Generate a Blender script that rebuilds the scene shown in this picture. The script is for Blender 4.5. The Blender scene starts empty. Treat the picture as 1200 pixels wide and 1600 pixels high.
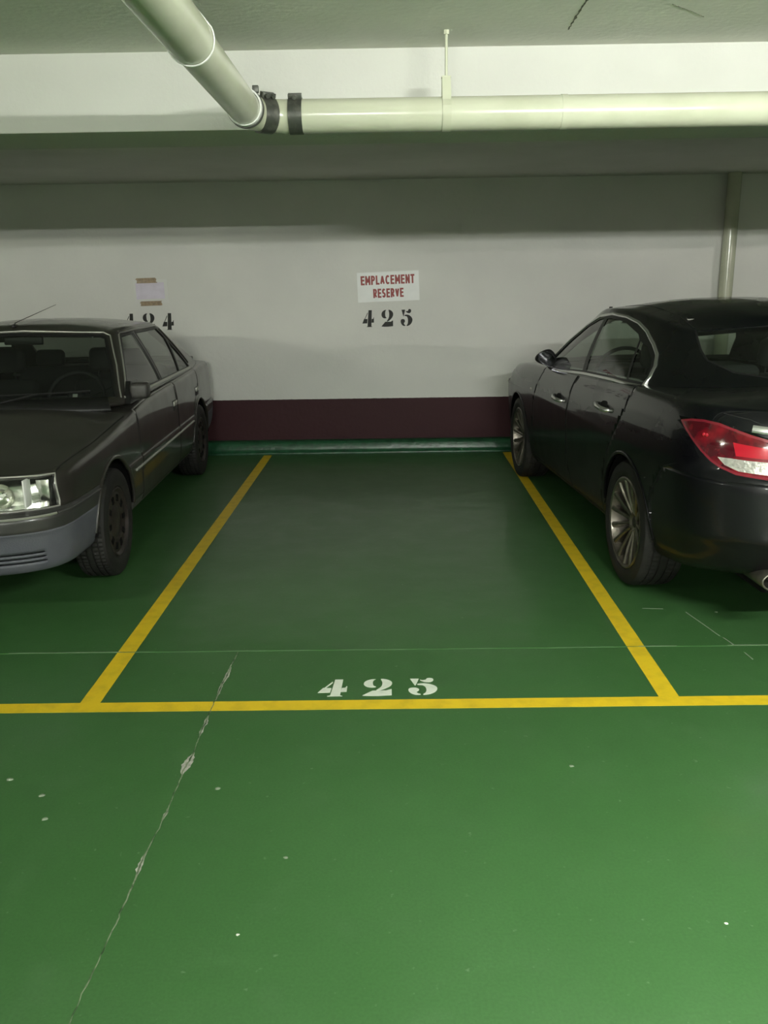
import bpy, bmesh, math, random
import numpy as np
from mathutils import Vector, Matrix
from mathutils.bvhtree import BVHTree
from mathutils import noise as mnoise
PI = math.pi
random.seed(7)
SC = bpy.context.scene
COL = SC.collection

# ------------------------------------------------------------------ camera, world, lamps, exposure
cd = bpy.data.cameras.new('camera')
cam = bpy.data.objects.new('camera', cd); COL.objects.link(cam)
cd.sensor_fit = 'VERTICAL'; cd.sensor_height = 24.0; cd.lens = 1340.0 / 1600.0 * 24.0
cd.clip_start = 0.05; cd.clip_end = 100
_r = Vector((0.99988964, 0.00393181, -0.01432651)); _u = Vector((0.01284739, 0.25539979, 0.96675017)); _f = Vector((-0.00746006, 0.96682754, -0.25532109))
cam.matrix_world = Matrix(((_r.x, _u.x, -_f.x, 0), (_r.y, _u.y, -_f.y, 0), (_r.z, _u.z, -_f.z, 1.6), (0, 0, 0, 1)))
SC.camera = cam
w = bpy.data.worlds.new('world'); SC.world = w; w.use_nodes = True
w.node_tree.nodes['Background'].inputs[0].default_value = (0.5, 0.6, 0.5, 1)
w.node_tree.nodes['Background'].inputs[1].default_value = 0.0
SC.view_settings.view_transform = 'Standard'; SC.view_settings.look = 'None'
SC.view_settings.gamma = 1.0; SC.view_settings.use_curve_mapping = False
SC.view_settings.exposure = 0.06
# fluorescent tubes in the aisle: centre x, centre y, z, tube watts scale, length
TUBES = [(1.45, 0.65, 2.28, 1080.0, 1.2, (0.97, 1.0, 0.93)), (-5.4, 0.75, 2.34, 680.0, 1.2, (0.97, 1.0, 0.84)), (6.6, 0.75, 2.34, 750.0, 1.2, (1.0, 0.94, 0.88)),
         (-0.7, -3.6, 2.36, 1500.0, 1.2, (0.98, 1.0, 0.92))]
TUBE_COL = (0.97, 1.0, 0.93)

# ------------------------------------------------------------------ helpers
def principled(name, color, rough=0.5, metal=0.0, coat=0.0, spec=0.5, coat_rough=0.05, alpha=None):
    m = bpy.data.materials.new(name); m.use_nodes = True
    b = m.node_tree.nodes['Principled BSDF']
    b.inputs['Base Color'].default_value = (*color, 1)
    b.inputs['Roughness'].default_value = rough
    b.inputs['Metallic'].default_value = metal
    b.inputs['Coat Weight'].default_value = coat
    b.inputs['Coat Roughness'].default_value = coat_rough
    b.inputs['Specular IOR Level'].default_value = spec
    return m

def noisy(m, color2, scale=6.0, detail=6.0, lo=0.4, hi=0.65, rough2=None, bump=0.0, bump_scale=None, stretch=(1, 1, 1)):
    """mixes a second colour (and roughness) through object-space noise"""
    nt = m.node_tree; N = nt.nodes; L = nt.links; b = N['Principled BSDF']
    tc = N.new('ShaderNodeTexCoord'); mp = N.new('ShaderNodeMapping'); mp.inputs['Scale'].default_value = stretch
    nz = N.new('ShaderNodeTexNoise'); nz.inputs['Scale'].default_value = scale; nz.inputs['Detail'].default_value = detail
    L.new(tc.outputs['Object'], mp.inputs[0]); L.new(mp.outputs[0], nz.inputs['Vector'])
    mr = N.new('ShaderNodeMapRange'); mr.inputs['From Min'].default_value = lo; mr.inputs['From Max'].default_value = hi
    L.new(nz.outputs['Fac'], mr.inputs['Value'])
    mx = N.new('ShaderNodeMix'); mx.data_type = 'RGBA'
    mx.inputs['A'].default_value = b.inputs['Base Color'].default_value
    mx.inputs['B'].default_value = (*color2, 1)
    L.new(mr.outputs[0], mx.inputs['Factor']); L.new(mx.outputs['Result'], b.inputs['Base Color'])
    if rough2 is not None:
        m2 = N.new('ShaderNodeMix'); m2.inputs['A'].default_value = b.inputs['Roughness'].default_value; m2.inputs['B'].default_value = rough2
        L.new(mr.outputs[0], m2.inputs['Factor']); L.new(m2.outputs['Result'], b.inputs['Roughness'])
    if bump:
        n2 = N.new('ShaderNodeTexNoise'); n2.inputs['Scale'].default_value = bump_scale or scale * 8; n2.inputs['Detail'].default_value = 4
        L.new(tc.outputs['Object'], n2.inputs['Vector'])
        bp = N.new('ShaderNodeBump'); bp.inputs['Strength'].default_value = bump; bp.inputs['Distance'].default_value = 0.01
        L.new(n2.outputs['Fac'], bp.inputs['Height']); L.new(bp.outputs[0], b.inputs['Normal'])
    return m

def glass_mat(name, tint=(0.7, 0.75, 0.72), rough=0.02, refl=1.0, dust=0.0):
    """thin pane: tinted see-through with fresnel reflection and a little dust"""
    m = bpy.data.materials.new(name); m.use_nodes = True
    nt = m.node_tree; N = nt.nodes; L = nt.links; N.clear()
    out = N.new('ShaderNodeOutputMaterial'); tr = N.new('ShaderNodeBsdfTransparent'); tr.inputs[0].default_value = (*tint, 1)
    gl = N.new('ShaderNodeBsdfGlossy'); gl.inputs['Roughness'].default_value = rough
    fr = N.new('ShaderNodeFresnel'); ge = N.new('ShaderNodeNewGeometry'); io = N.new('ShaderNodeMapRange')
    io.inputs[3].default_value = 1.45; io.inputs[4].default_value = 1 / 1.45; L.new(ge.outputs['Backfacing'], io.inputs[0]); L.new(io.outputs[0], fr.inputs[0])
    mu = N.new('ShaderNodeMath'); mu.operation = 'MULTIPLY'; mu.inputs[1].default_value = refl
    L.new(fr.outputs[0], mu.inputs[0])
    mx = N.new('ShaderNodeMixShader'); L.new(mu.outputs[0], mx.inputs[0]); L.new(tr.outputs[0], mx.inputs[1]); L.new(gl.outputs[0], mx.inputs[2])
    last = mx
    if dust > 0:
        df = N.new('ShaderNodeBsdfDiffuse'); df.inputs[0].default_value = (0.45, 0.45, 0.42, 1)
        m2 = N.new('ShaderNodeMixShader'); m2.inputs[0].default_value = dust
        L.new(mx.outputs[0], m2.inputs[1]); L.new(df.outputs[0], m2.inputs[2]); last = m2
    L.new(last.outputs[0], out.inputs[0])
    return m

def emit(name, col, s):
    m = bpy.data.materials.new(name); m.use_nodes = True
    b = m.node_tree.nodes['Principled BSDF']; b.inputs['Base Color'].default_value = (0.8, 0.8, 0.8, 1)
    b.inputs['Emission Color'].default_value = (*col, 1); b.inputs['Emission Strength'].default_value = s
    return m

def tag(o, label=None, cat=None, group=None, kind=None):
    if label: o['label'] = label
    if cat: o['category'] = cat
    if group: o['group'] = group
    if kind: o['kind'] = kind
    return o

def thing(name, label, cat, loc=(0, 0, 0), rotz=0.0, group=None):
    o = bpy.data.objects.new(name, None); COL.objects.link(o)
    o.empty_display_size = 0.1
    o.location = loc; o.rotation_euler = (0, 0, rotz)
    return tag(o, label, cat, group)

def obj(name, bm, mat, parent=None, smooth=False, label=None):
    me = bpy.data.meshes.new(name); bm.normal_update(); bm.to_mesh(me); bm.free()
    if smooth:
        for p in me.polygons: p.use_smooth = True
    o = bpy.data.objects.new(name, me); COL.objects.link(o)
    if mat: me.materials.append(mat)
    if parent: o.parent = parent
    if label: o['label'] = label
    return o

def sharp(o, deg=35):
    me = o.data
    if hasattr(me, 'set_sharp_from_angle'):
        for p in me.polygons: p.use_smooth = True
        me.set_sharp_from_angle(angle=math.radians(deg))
    return o

def struct(name, bm, m, smooth=False):
    o = obj(name, bm, m, None, smooth); o['kind'] = 'structure'; return o

def add_box(bm, lo, hi, bevel=0.0, seg=2, M=None):
    g = bmesh.ops.create_cube(bm, size=1.0)
    vs = g['verts']
    for v in vs:
        v.co = Vector([(lo[i] + hi[i]) / 2 + v.co[i] * (hi[i] - lo[i]) for i in range(3)])
    if bevel > 0:
        es = list({e for v in vs for e in v.link_edges})
        r = bmesh.ops.bevel(bm, geom=es, offset=bevel, segments=seg, affect='EDGES', profile=0.5)
        vs = list({v for f in r['faces'] for v in f.verts} | {v for v in vs if v.is_valid})
    if M is not None:
        for v in vs: v.co = M @ v.co
    return vs

def add_tube(bm, pts, rad, seg=12, caps=True):
    """tube along points; rad is a number or a list"""
    pts = [Vector(p) for p in pts]; n = len(pts)
    rs = rad if isinstance(rad, (list, tuple)) else [rad] * n
    rings = []; prev = None
    for i, p in enumerate(pts):
        t = (pts[min(i + 1, n - 1)] - pts[max(i - 1, 0)]).normalized()
        if prev is None:
            a = Vector((0, 0, 1)) if abs(t.z) < 0.9 else Vector((1, 0, 0))
            x = t.cross(a).normalized()
        else:
            x = (prev - t * prev.dot(t)).normalized()
        prev = x; y = t.cross(x)
        rings.append([bm.verts.new(p + (x * math.cos(2 * PI * k / seg) + y * math.sin(2 * PI * k / seg)) * rs[i]) for k in range(seg)])
    for i in range(n - 1):
        for k in range(seg):
            bm.faces.new((rings[i][k], rings[i][(k + 1) % seg], rings[i + 1][(k + 1) % seg], rings[i + 1][k]))
    if caps:
        bm.faces.new(rings[0][::-1]); bm.faces.new(rings[-1])

def add_lathe(bm, prof, seg=64, axis='Y', fn=None, closed=False):
    """prof: list of (a, r): a along axis, r radius."""
    rings = []
    for (a, r) in prof:
        ring = []
        for k in range(seg):
            th = 2 * PI * k / seg; rr = r + (fn(a, r, k) if fn else 0)
            c, s = math.cos(th) * rr, math.sin(th) * rr
            co = (c, a, s) if axis == 'Y' else ((a, c, s) if axis == 'X' else (c, s, a))
            ring.append(bm.verts.new(co))
        rings.append(ring)
    m = len(rings)
    for i in range(m if closed else m - 1):
        for k in range(seg):
            bm.faces.new((rings[i][k], rings[i][(k + 1) % seg], rings[(i + 1) % m][(k + 1) % seg], rings[(i + 1) % m][k]))
    bmesh.ops.recalc_face_normals(bm, faces=bm.faces[:])

def chaikin(p, n=2):
    for _ in range(n):
        q = []
        for i in range(len(p)):
            a = p[i]; b = p[(i + 1) % len(p)]
            q.append((a[0] * .75 + b[0] * .25, a[1] * .75 + b[1] * .25)); q.append((a[0] * .25 + b[0] * .75, a[1] * .25 + b[1] * .75))
        p = q
    return p

def add_plate(bm, poly, fn, fn2):
    """prism between two mappings of a 2-D outline"""
    from mathutils.geometry import tessellate_polygon
    tr = tessellate_polygon([[Vector((x, y, 0)) for x, y in poly]])
    top = [bm.verts.new(fn(x, y)) for x, y in poly]; bot = [bm.verts.new(fn2(x, y)) for x, y in poly]
    for t in tr:
        bm.faces.new([top[i] for i in t]); bm.faces.new([bot[i] for i in reversed(t)])
    n = len(poly)
    for i in range(n):
        bm.faces.new((top[i], top[(i + 1) % n], bot[(i + 1) % n], bot[i]))
    bmesh.ops.recalc_face_normals(bm, faces=bm.faces[:])

# ------------------------------------------------------------------ materials of the place
def floor_material():
    m = principled('green_floor_paint', (0.06, 0.18, 0.05), 0.50, spec=0.5, coat=0.35, coat_rough=0.15)
    nt = m.node_tree; N = nt.nodes; L = nt.links; b = N['Principled BSDF']
    tc = N.new('ShaderNodeTexCoord')
    def nz(scale, detail=5, rough=0.55):
        n = N.new('ShaderNodeTexNoise'); n.inputs['Scale'].default_value = scale; n.inputs['Detail'].default_value = detail
        n.inputs['Roughness'].default_value = rough; L.new(tc.outputs['Object'], n.inputs['Vector']); return n
    def rng(src, a, b_, c, d):
        r = N.new('ShaderNodeMapRange'); r.inputs[1].default_value = a; r.inputs[2].default_value = b_; r.inputs[3].default_value = c; r.inputs[4].default_value = d
        L.new(src, r.inputs[0]); return r.outputs[0]
    def mix(fac, A, B):
        x = N.new('ShaderNodeMix'); x.data_type = 'RGBA'
        L.new(fac, x.inputs['Factor'])
        if isinstance(A, tuple): x.inputs['A'].default_value = (*A, 1)
        else: L.new(A, x.inputs['A'])
        if isinstance(B, tuple): x.inputs['B'].default_value = (*B, 1)
        else: L.new(B, x.inputs['B'])
        return x.outputs['Result']
    big = nz(0.8, 4); mid = nz(5.0, 8); fine = nz(120.0, 3)
    c = mix(rng(big.outputs['Fac'], 0.35, 0.7, 0, 1), (0.037, 0.116, 0.030), (0.048, 0.132, 0.040))
    c = mix(rng(fine.outputs['Fac'], 0.35, 0.7, 0, 0.35), c, (0.022, 0.075, 0.018))
    c = mix(rng(mid.outputs['Fac'], 0.58, 0.80, 0, 0.22), c, (0.09, 0.18, 0.08))
    # pale scuffed flecks
    v = nz(38.0, 2); v2 = nz(2.2, 2)
    f1 = rng(v.outputs['Fac'], 0.70, 0.78, 0, 0.4)
    c = mix(f1, c, (0.20, 0.28, 0.18))
    L.new(c, b.inputs['Base Color'])
    L.new(rng(mid.outputs['Fac'], 0.3, 0.7, 0.46, 0.56), b.inputs['Roughness'])
    L.new(rng(mid.outputs['Fac'], 0.35, 0.7, 0.10, 0.22), b.inputs['Coat Roughness']); L.new(rng(big.outputs['Fac'], 0.35, 0.7, 0.40, 0.28), b.inputs['Coat Weight'])
    bp = N.new('ShaderNodeBump'); bp.inputs['Strength'].default_value = 0.10; bp.inputs['Distance'].default_value = 0.004
    b2 = N.new('ShaderNodeBump'); b2.inputs['Strength'].default_value = 0.16; b2.inputs['Distance'].default_value = 0.05
    L.new(fine.outputs['Fac'], bp.inputs['Height']); L.new(nz(2.6, 3, 0.45).outputs['Fac'], b2.inputs['Height'])
    L.new(b2.outputs[0], bp.inputs['Normal']); L.new(bp.outputs[0], b.inputs['Normal']); L.new(b2.outputs[0], b.inputs['Coat Normal'])
    return m

M = {}
M['floor'] = floor_material()
def wall_material():
    m = principled('painted_wall', (0.72, 0.71, 0.68), 0.6, spec=0.3)
    nt = m.node_tree; N = nt.nodes; L = nt.links; b = N['Principled BSDF']
    tc = N.new('ShaderNodeTexCoord'); sp = N.new('ShaderNodeSeparateXYZ'); L.new(tc.outputs['Object'], sp.inputs[0])
    nz = N.new('ShaderNodeTexNoise'); nz.inputs['Scale'].default_value = 30; nz.inputs['Detail'].default_value = 4
    n3 = N.new('ShaderNodeTexNoise'); n3.inputs['Scale'].default_value = 1.3; n3.inputs['Detail'].default_value = 5
    L.new(tc.outputs['Object'], nz.inputs['Vector']); L.new(tc.outputs['Object'], n3.inputs['Vector'])
    # hand-painted edge of the maroon band, slightly wavy
    ma = N.new('ShaderNodeMath'); ma.operation = 'MULTIPLY_ADD'; ma.inputs[1].default_value = 0.006; ma.inputs[2].default_value = 0.525
    L.new(nz.outputs['Fac'], ma.inputs[0])
    lt = N.new('ShaderNodeMath'); lt.operation = 'LESS_THAN'; L.new(sp.outputs['Z'], lt.inputs[0]); L.new(ma.outputs[0], lt.inputs[1])
    mr = N.new('ShaderNodeMapRange'); mr.inputs[1].default_value = 0.35; mr.inputs[2].default_value = 0.7
    L.new(n3.outputs['Fac'], mr.inputs[0])
    wht = N.new('ShaderNodeMix'); wht.data_type = 'RGBA'; wht.inputs['A'].default_value = (0.70, 0.69, 0.66, 1); wht.inputs['B'].default_value = (0.76, 0.75, 0.71, 1)
    L.new(mr.outputs[0], wht.inputs['Factor'])
    mx = N.new('ShaderNodeMix'); mx.data_type = 'RGBA'; L.new(lt.outputs[0], mx.inputs['Factor'])
    L.new(wht.outputs['Result'], mx.inputs['A']); mx.inputs['B'].default_value = (0.040, 0.008, 0.012, 1)
    L.new(mx.outputs['Result'], b.inputs['Base Color'])
    bp = N.new('ShaderNodeBump'); bp.inputs['Strength'].default_value = 0.25; bp.inputs['Distance'].default_value = 0.01
    L.new(nz.outputs['Fac'], bp.inputs['Height']); L.new(bp.outputs[0], b.inputs['Normal'])
    return m
M['wall'] = wall_material()
M['white'] = noisy(principled('white_concrete_paint', (0.53, 0.53, 0.49), 0.6, spec=0.2), (0.49, 0.49, 0.45), 2.2, 6, 0.4, 0.75, bump=0.15, bump_scale=60)
M['ceil'] = noisy(principled('ceiling_paint', (0.72, 0.71, 0.66), 0.7, spec=0.2), (0.64, 0.64, 0.58), 1.7, 6, 0.4, 0.75, bump=0.2, bump_scale=40)
M['kerb'] = noisy(principled('green_kerb_paint', (0.018, 0.095, 0.040), 0.3), (0.009, 0.05, 0.022), 14, 6, 0.4, 0.7, bump=0.3, bump_scale=25)
M['yellow'] = noisy(principled('yellow_line_paint', (0.72, 0.50, 0.020), 0.45, spec=0.3), (0.55, 0.38, 0.02), 14, 8, 0.45, 0.8, bump=0.1, bump_scale=90)
M['whitepaint'] = noisy(principled('white_floor_paint', (0.72, 0.76, 0.66), 0.45), (0.58, 0.64, 0.52), 20, 8, 0.5, 0.8)
M['blackpaint'] = principled('black_stencil_paint', (0.008, 0.008, 0.006), 0.6)
M['pipe'] = noisy(principled('cream_pipe_paint', (0.52, 0.53, 0.41), 0.20), (0.46, 0.47, 0.35), 5, 5, 0.45, 0.75)
M['clamp'] = noisy(principled('dark_clamp_steel', (0.075, 0.078, 0.068), 0.42, 0.5), (0.14, 0.14, 0.12), 30, 6, 0.45, 0.7)
M['rubber'] = principled('black_rubber', (0.02, 0.02, 0.02), 0.7)
M['concrete'] = noisy(principled('bare_concrete', (0.42, 0.40, 0.36), 0.85), (0.24, 0.25, 0.20), 60, 6, 0.4, 0.7, bump=0.5, bump_scale=120)
M['crackline'] = noisy(principled('crack_edge', (0.17, 0.21, 0.13), 0.8), (0.025, 0.055, 0.018), 22, 6, 0.47, 0.62)
M['jointline'] = noisy(principled('joint_dust', (0.085, 0.17, 0.075), 0.6), (0.045, 0.14, 0.036), 4, 5, 0.4, 0.55)
M['joint_pale'] = principled('joint_dust_pale', (0.22, 0.27, 0.19), 0.7)
M['sign'] = noisy(principled('sign_paper', (0.84, 0.84, 0.83), 0.4), (0.80, 0.80, 0.79), 9, 4)
M['sheet'] = principled('aged_white_sheet', (0.74, 0.73, 0.71), 0.6)
M['signred'] = principled('sign_red_print', (0.30, 0.032, 0.028), 0.5)
M['paper'] = noisy(principled('lilac_paper', (0.75, 0.69, 0.80), 0.6), (0.68, 0.62, 0.72), 12, 4)
M['tape'] = noisy(principled('brown_parcel_tape', (0.30, 0.20, 0.105), 0.3), (0.20, 0.13, 0.07), 40, 4)
M['grime'] = principled('crack_grime', (0.10, 0.10, 0.07), 0.9)
M['chip'] = principled('pale_chip', (0.75, 0.75, 0.68), 0.8)
M['tube'] = emit('fluorescent_tube', TUBE_COL, 1.0)
M['fixture'] = principled('fixture_white', (0.75, 0.75, 0.72), 0.4)

# ------------------------------------------------------------------ the garage
def boxobj(name, lo, hi, mat, bevel=0.0):
    bm = bmesh.new(); add_box(bm, lo, hi, bevel); return struct(name, bm, mat)
WY = 8.45
boxobj('floor', (-11, -6.2, -0.25), (11, WY + 0.25, 0), M['floor'])
boxobj('ceiling', (-11, -6.2, 2.53), (11, 3.86, 2.80), M['ceil'])
boxobj('ceiling_bay', (-11, 4.20, 2.55), (11, WY + 0.25, 2.80), M['ceil'])
boxobj('wall_back', (-11, WY, 0), (11, WY + 0.25, 2.552), M['wall'])
boxobj('wall_front', (-11, -6.2, 0), (11, -6.0, 2.532), M['wall'])
boxobj('wall_left', (-11.2, -6.2, -0.25), (-11, WY + 0.25, 2.8), M['wall'])
boxobj('wall_right', (11, -6.2, -0.25), (11.2, WY + 0.25, 2.8), M['wall'])
boxobj('trim_1', (-11, 3.84, 2.232), (11, 4.26, 2.80), M['white'], 0.004)
# rounded kerb at the foot of the wall
bm = bmesh.new()
prof = [(WY + 0.001, 0.128), (WY - 0.03, 0.126), (WY - 0.075, 0.118), (WY - 0.088, 0.10), (WY - 0.094, 0.05), (WY - 0.105, 0.02), (WY - 0.135, 0.001), (WY + 0.001, 0.0)]
xs = [-11 + 22 * i / 220 for i in range(221)]; rows = []
for x in xs:
    d = 0.012 * mnoise.noise(Vector((x * 1.7, 0, 3))) ; e = 0.006 * mnoise.noise(Vector((x * 6, 2, 3)))
    rows.append([bm.verts.new((x, y + (d + e if 1 < k < 7 else 0), z + (e if k in (2, 3) else 0))) for k, (y, z) in enumerate(prof)])
for i in range(len(rows) - 1):
    for k in range(len(prof) - 1):
        bm.faces.new((rows[i][k], rows[i + 1][k], rows[i + 1][k + 1], rows[i][k + 1]))
bmesh.ops.recalc_face_normals(bm, faces=bm.faces[:])
struct('baseboard_back', bm, M['kerb'], True)

# vertical pipe on the back wall
bm = bmesh.new(); add_tube(bm, [(3.185, WY - 0.085, 0.0), (3.185, WY - 0.085, 2.55)], 0.062, 32)
t = obj('drain_pipe', bm, M['pipe'], None, True); sharp(t)
tag(t, 'thin cream vertical pipe running up the back wall behind the black car', 'pipe')

# overhead pipe: one run towards the camera, elbow, one run along the beam
R0 = 0.061; PZ = 2.238; PY = 3.6; PX = -0.515
t = thing('ceiling_pipe', 'thick cream drain pipe with a bend, hung under the ceiling', 'pipe', (0, 0, 0))
bm = bmesh.new(); add_tube(bm, [(-0.40, PY, PZ), (10.9, PY, PZ)], R0, 48); sharp(obj('pipe_run', bm, M['pipe'], t, True))
bm = bmesh.new(); add_tube(bm, [(PX, 2.50, PZ - 0.003), (PX, PY - 0.18, PZ - 0.003)], R0 - 0.003, 48)
add_tube(bm, [(PX, -5.9, PZ), (PX, 2.52, PZ)], R0 + 0.001, 48); sharp(obj('pipe_run', bm, M['pipe'], t, True))
bm = bmesh.new()
add_lathe(bm, [(2.516, R0 - 0.004), (2.516, R0 + 0.003), (2.526, R0 + 0.003), (2.528, R0 - 0.004)], 48, 'Y')
bmesh.ops.translate(bm, verts=bm.verts[:], vec=(PX, 0, PZ)); sharp(obj('joint_ring', bm, M['fixture'], t, True, 'thin white ring at the joint'))
# end collar of the long run (white rim, dark gasket) and the bend
bm = bmesh.new()
add_lathe(bm, [(PY - 0.205, R0 - 0.002), (PY - 0.205, R0 + 0.004), (PY - 0.180, R0 + 0.004), (PY - 0.180, R0 - 0.002)], 48, 'Y')
bmesh.ops.translate(bm, verts=bm.verts[:], vec=(PX, 0, PZ)); sharp(obj('end_rim', bm, M['fixture'], t, True, 'white rim of the coupling'))
bm = bmesh.new()
add_lathe(bm, [(PY - 0.182, R0 - 0.004), (PY - 0.182, R0 + 0.007), (PY - 0.155, R0 + 0.007), (PY - 0.155, R0 - 0.002)], 48, 'Y')
add_box(bm, (0.030, PY - 0.18, 0.052), (0.052, PY - 0.158, 0.076), 0.002)
bmesh.ops.translate(bm, verts=bm.verts[:], vec=(PX, 0, PZ)); sharp(obj('gasket', bm, M['clamp'], t, True, 'dark gasket band with a screw lug'))
bm = bmesh.new(); rb = 0.145
pts = [(PX + rb - rb * math.cos(a), PY - rb + rb * math.sin(a), PZ) for a in [PI / 2 * i / 14 for i in range(15)]]
add_tube(bm, [(PX, PY - rb - 0.03, PZ)] + pts + [(-0.33, PY, PZ)], R0 - 0.001, 48); sharp(obj('elbow', bm, M['pipe'], t, True))
def clamp(cx, cy, ang, wdt=0.052):
    """steel band around the pipe with a bolted lug on top; axis direction ang in plan"""
    bm = bmesh.new(); h = wdt / 2
    add_lathe(bm, [(-h, R0 - 0.001), (-h, R0 + 0.005), (h, R0 + 0.005), (h, R0 - 0.001)], 48, 'X')
    add_box(bm, (-h, -0.012, R0 + 0.002), (h, -0.003, R0 + 0.020), 0.001)
    add_box(bm, (-h, 0.003, R0 + 0.002), (h, 0.012, R0 + 0.020), 0.001)
    Mx = Matrix.Translation((cx, cy, PZ)) @ Matrix.Rotation(ang, 4, 'Z') @ Matrix.Rotation(math.radians(24), 4, 'X')
    o = obj('clamp', bm, M['clamp'], t, True, 'dark steel band clamp'); sharp(o)
    for v in o.data.vertices: v.co = Mx @ v.co
    bm = bmesh.new()
    for s in ((0.0,) if ang == 0 else (-0.013, 0.013)):
        add_tube(bm, [(s, -0.026, R0 + 0.011), (s, -0.012, R0 + 0.011)], 0.008, 6)
        add_tube(bm, [(s, -0.014, R0 + 0.011), (s, 0.022, R0 + 0.011)], 0.004, 8)
    b = obj('bolt', bm, M['clamp'], o)
    for v in b.data.vertices: v.co = Mx @ v.co
clamp(-0.345, PY, 0.0)
a = math.radians(49); clamp(PX + rb - rb * math.cos(a) + 0.004, PY - rb + rb * math.sin(a), math.radians(36), 0.056)
# socket joint on the long run at the right
bm = bmesh.new(); add_lathe(bm, [(0.675, R0 - 0.002), (0.675, R0 + 0.002), (0.700, R0 + 0.002), (0.700, R0 - 0.002)], 48, 'X')
bmesh.ops.translate(bm, verts=bm.verts[:], vec=(0, PY, PZ)); sharp(obj('joint_ring', bm, M['pipe'], t, True))
# hanger in front of the beam
h = thing('pipe_hanger', 'cream strap hanger holding the pipe on a thin rod in front of the beam', 'pipe hanger', (0.235, PY, PZ), group=None)
bm = bmesh.new(); add_tube(bm, [(0, 0, 0.125), (0, 0, 2.53 - PZ)], 0.0055, 12)
add_tube(bm, [(0, 0, 2.515 - PZ), (0, 0, 2.53 - PZ)], 0.011, 6); sharp(obj('rod', bm, M['pipe'], h))
bm = bmesh.new()
add_lathe(bm, [(-0.0165, R0), (-0.0165, R0 + 0.0035), (0.0165, R0 + 0.0035), (0.0165, R0)], 48, 'X')
add_box(bm, (-0.0165, -R0 - 0.0035, 0.0), (0.0165, -R0, 0.02)); 
for s in (-1, 1):
    q = [(-0.0165, s * (R0 + 0.002), 0.0), (0.0165, s * (R0 + 0.002), 0.0), (0.0165, s * 0.016, 0.13), (-0.0165, s * 0.016, 0.13)]
    q2 = [(x, y - s * 0.003, z) for x, y, z in q]
    A = [bm.verts.new(c) for c in q]; B = [bm.verts.new(c) for c in q2]
    bm.faces.new(A); bm.faces.new(B[::-1])
    for i in range(4): bm.faces.new((A[i], A[(i + 1) % 4], B[(i + 1) % 4], B[i]))
add_box(bm, (-0.018, -0.017, 0.127), (0.018, 0.017, 0.132))
bmesh.ops.recalc_face_normals(bm, faces=bm.faces[:]); sharp(obj('strap', bm, M['pipe'], h, True))
# wire hanger of the other run
h = thing('pipe_hanger', 'thin wire loop around the pipe run nearest the viewer', 'pipe hanger', (PX, 2.512, PZ))
bm = bmesh.new(); rr = R0 + 0.004; pts = []
for i in range(25):
    a = math.radians(-205 + 230 * i / 24); pts.append((rr * math.cos(a), 0.0, rr * math.sin(a)))
add_tube(bm, [(-0.068, 0, 0.130)] + pts + [(-0.024, 0, 0.130)], 0.0022, 8); obj('wire', bm, M['fixture'], h, True)
bm = bmesh.new(); add_box(bm, (-0.095, -0.02, 0.127), (0.0, 0.02, 0.145), 0.002)
add_tube(bm, [(-0.046, 0, 0.14), (-0.046, 0, 2.53 - PZ)], 0.006, 8); obj('bracket', bm, M['clamp'], h, False, 'dark ceiling bracket')

# ------------------------------------------------------------------ lamps
for i, (lx, ly, lz, pw, ln, lc) in enumerate(TUBES):
    t = thing('tube_light', ['bare fluorescent tube over the aisle, right of the middle', 'bare fluorescent tube far to the left', 'bare fluorescent tube far to the right', 'bare fluorescent tube behind the viewer'][i], 'lamp', (lx, ly, lz), 0, None)
    bm = bmesh.new(); add_box(bm, (-ln / 2 - 0.03, -0.03, 0.035), (ln / 2 + 0.03, 0.03, 2.53 - lz), 0.004); obj('housing', bm, M['fixture'], t)
    for s in (-1, 1):
        bm = bmesh.new(); add_box(bm, (s * ln / 2 - 0.012, -0.018, -0.018), (s * ln / 2 + 0.012, 0.018, 0.04), 0.002); obj('socket', bm, M['fixture'], t)
    bm = bmesh.new(); add_tube(bm, [(-ln / 2, 0, 0), (ln / 2, 0, 0)], 0.014, 12)
    mt = emit('fluorescent_tube_glow', lc, pw); obj('tube', bm, mt, t, True)

# ------------------------------------------------------------------ floor paint
def strip(name, pts, wd, mat, label, cat, z0=0.0, th=0.0012, group=None, wob=0.0012):
    """painted strip following pts (x, y)"""
    bm = bmesh.new(); P = [Vector((p[0], p[1])) for p in pts]; d = (P[-1] - P[0]); L_ = d.length; d.normalize(); n = Vector((-d.y, d.x)); m = max(2, int(L_ / 0.08))
    L1, L2, L3, L4 = [], [], [], []
    for i in range(m + 1):
        c = P[0] + d * (L_ * i / m)
        a = c + n * (wd / 2 + wob * mnoise.noise(Vector((i * 0.7, 1, 0)))); b = c - n * (wd / 2 + wob * mnoise.noise(Vector((i * 0.7, 9, 0))))
        L1.append(bm.verts.new((a.x, a.y, z0 + th))); L2.append(bm.verts.new((b.x, b.y, z0 + th)))
        L3.append(bm.verts.new((a.x, a.y, z0))); L4.append(bm.verts.new((b.x, b.y, z0)))
    for i in range(m):
        bm.faces.new((L2[i], L2[i + 1], L1[i + 1], L1[i])); bm.faces.new((L1[i], L1[i + 1], L3[i + 1], L3[i])); bm.faces.new((L4[i], L4[i + 1], L2[i + 1], L2[i]))
    bmesh.ops.recalc_face_normals(bm, faces=bm.faces[:])
    o = obj(name, bm, mat); return tag(o, label, cat, group)
strip('painted_line', [(-9, 3.082), (9, 3.082)], 0.076, M['yellow'], 'long yellow line crossing the floor in front of the bays', 'painted line')
strip('painted_line', [(-1.212, 3.12), (-1.196, 8.30)], 0.080, M['yellow'], 'yellow bay line left of the empty space, beside the grey saloon', 'painted line')
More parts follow.
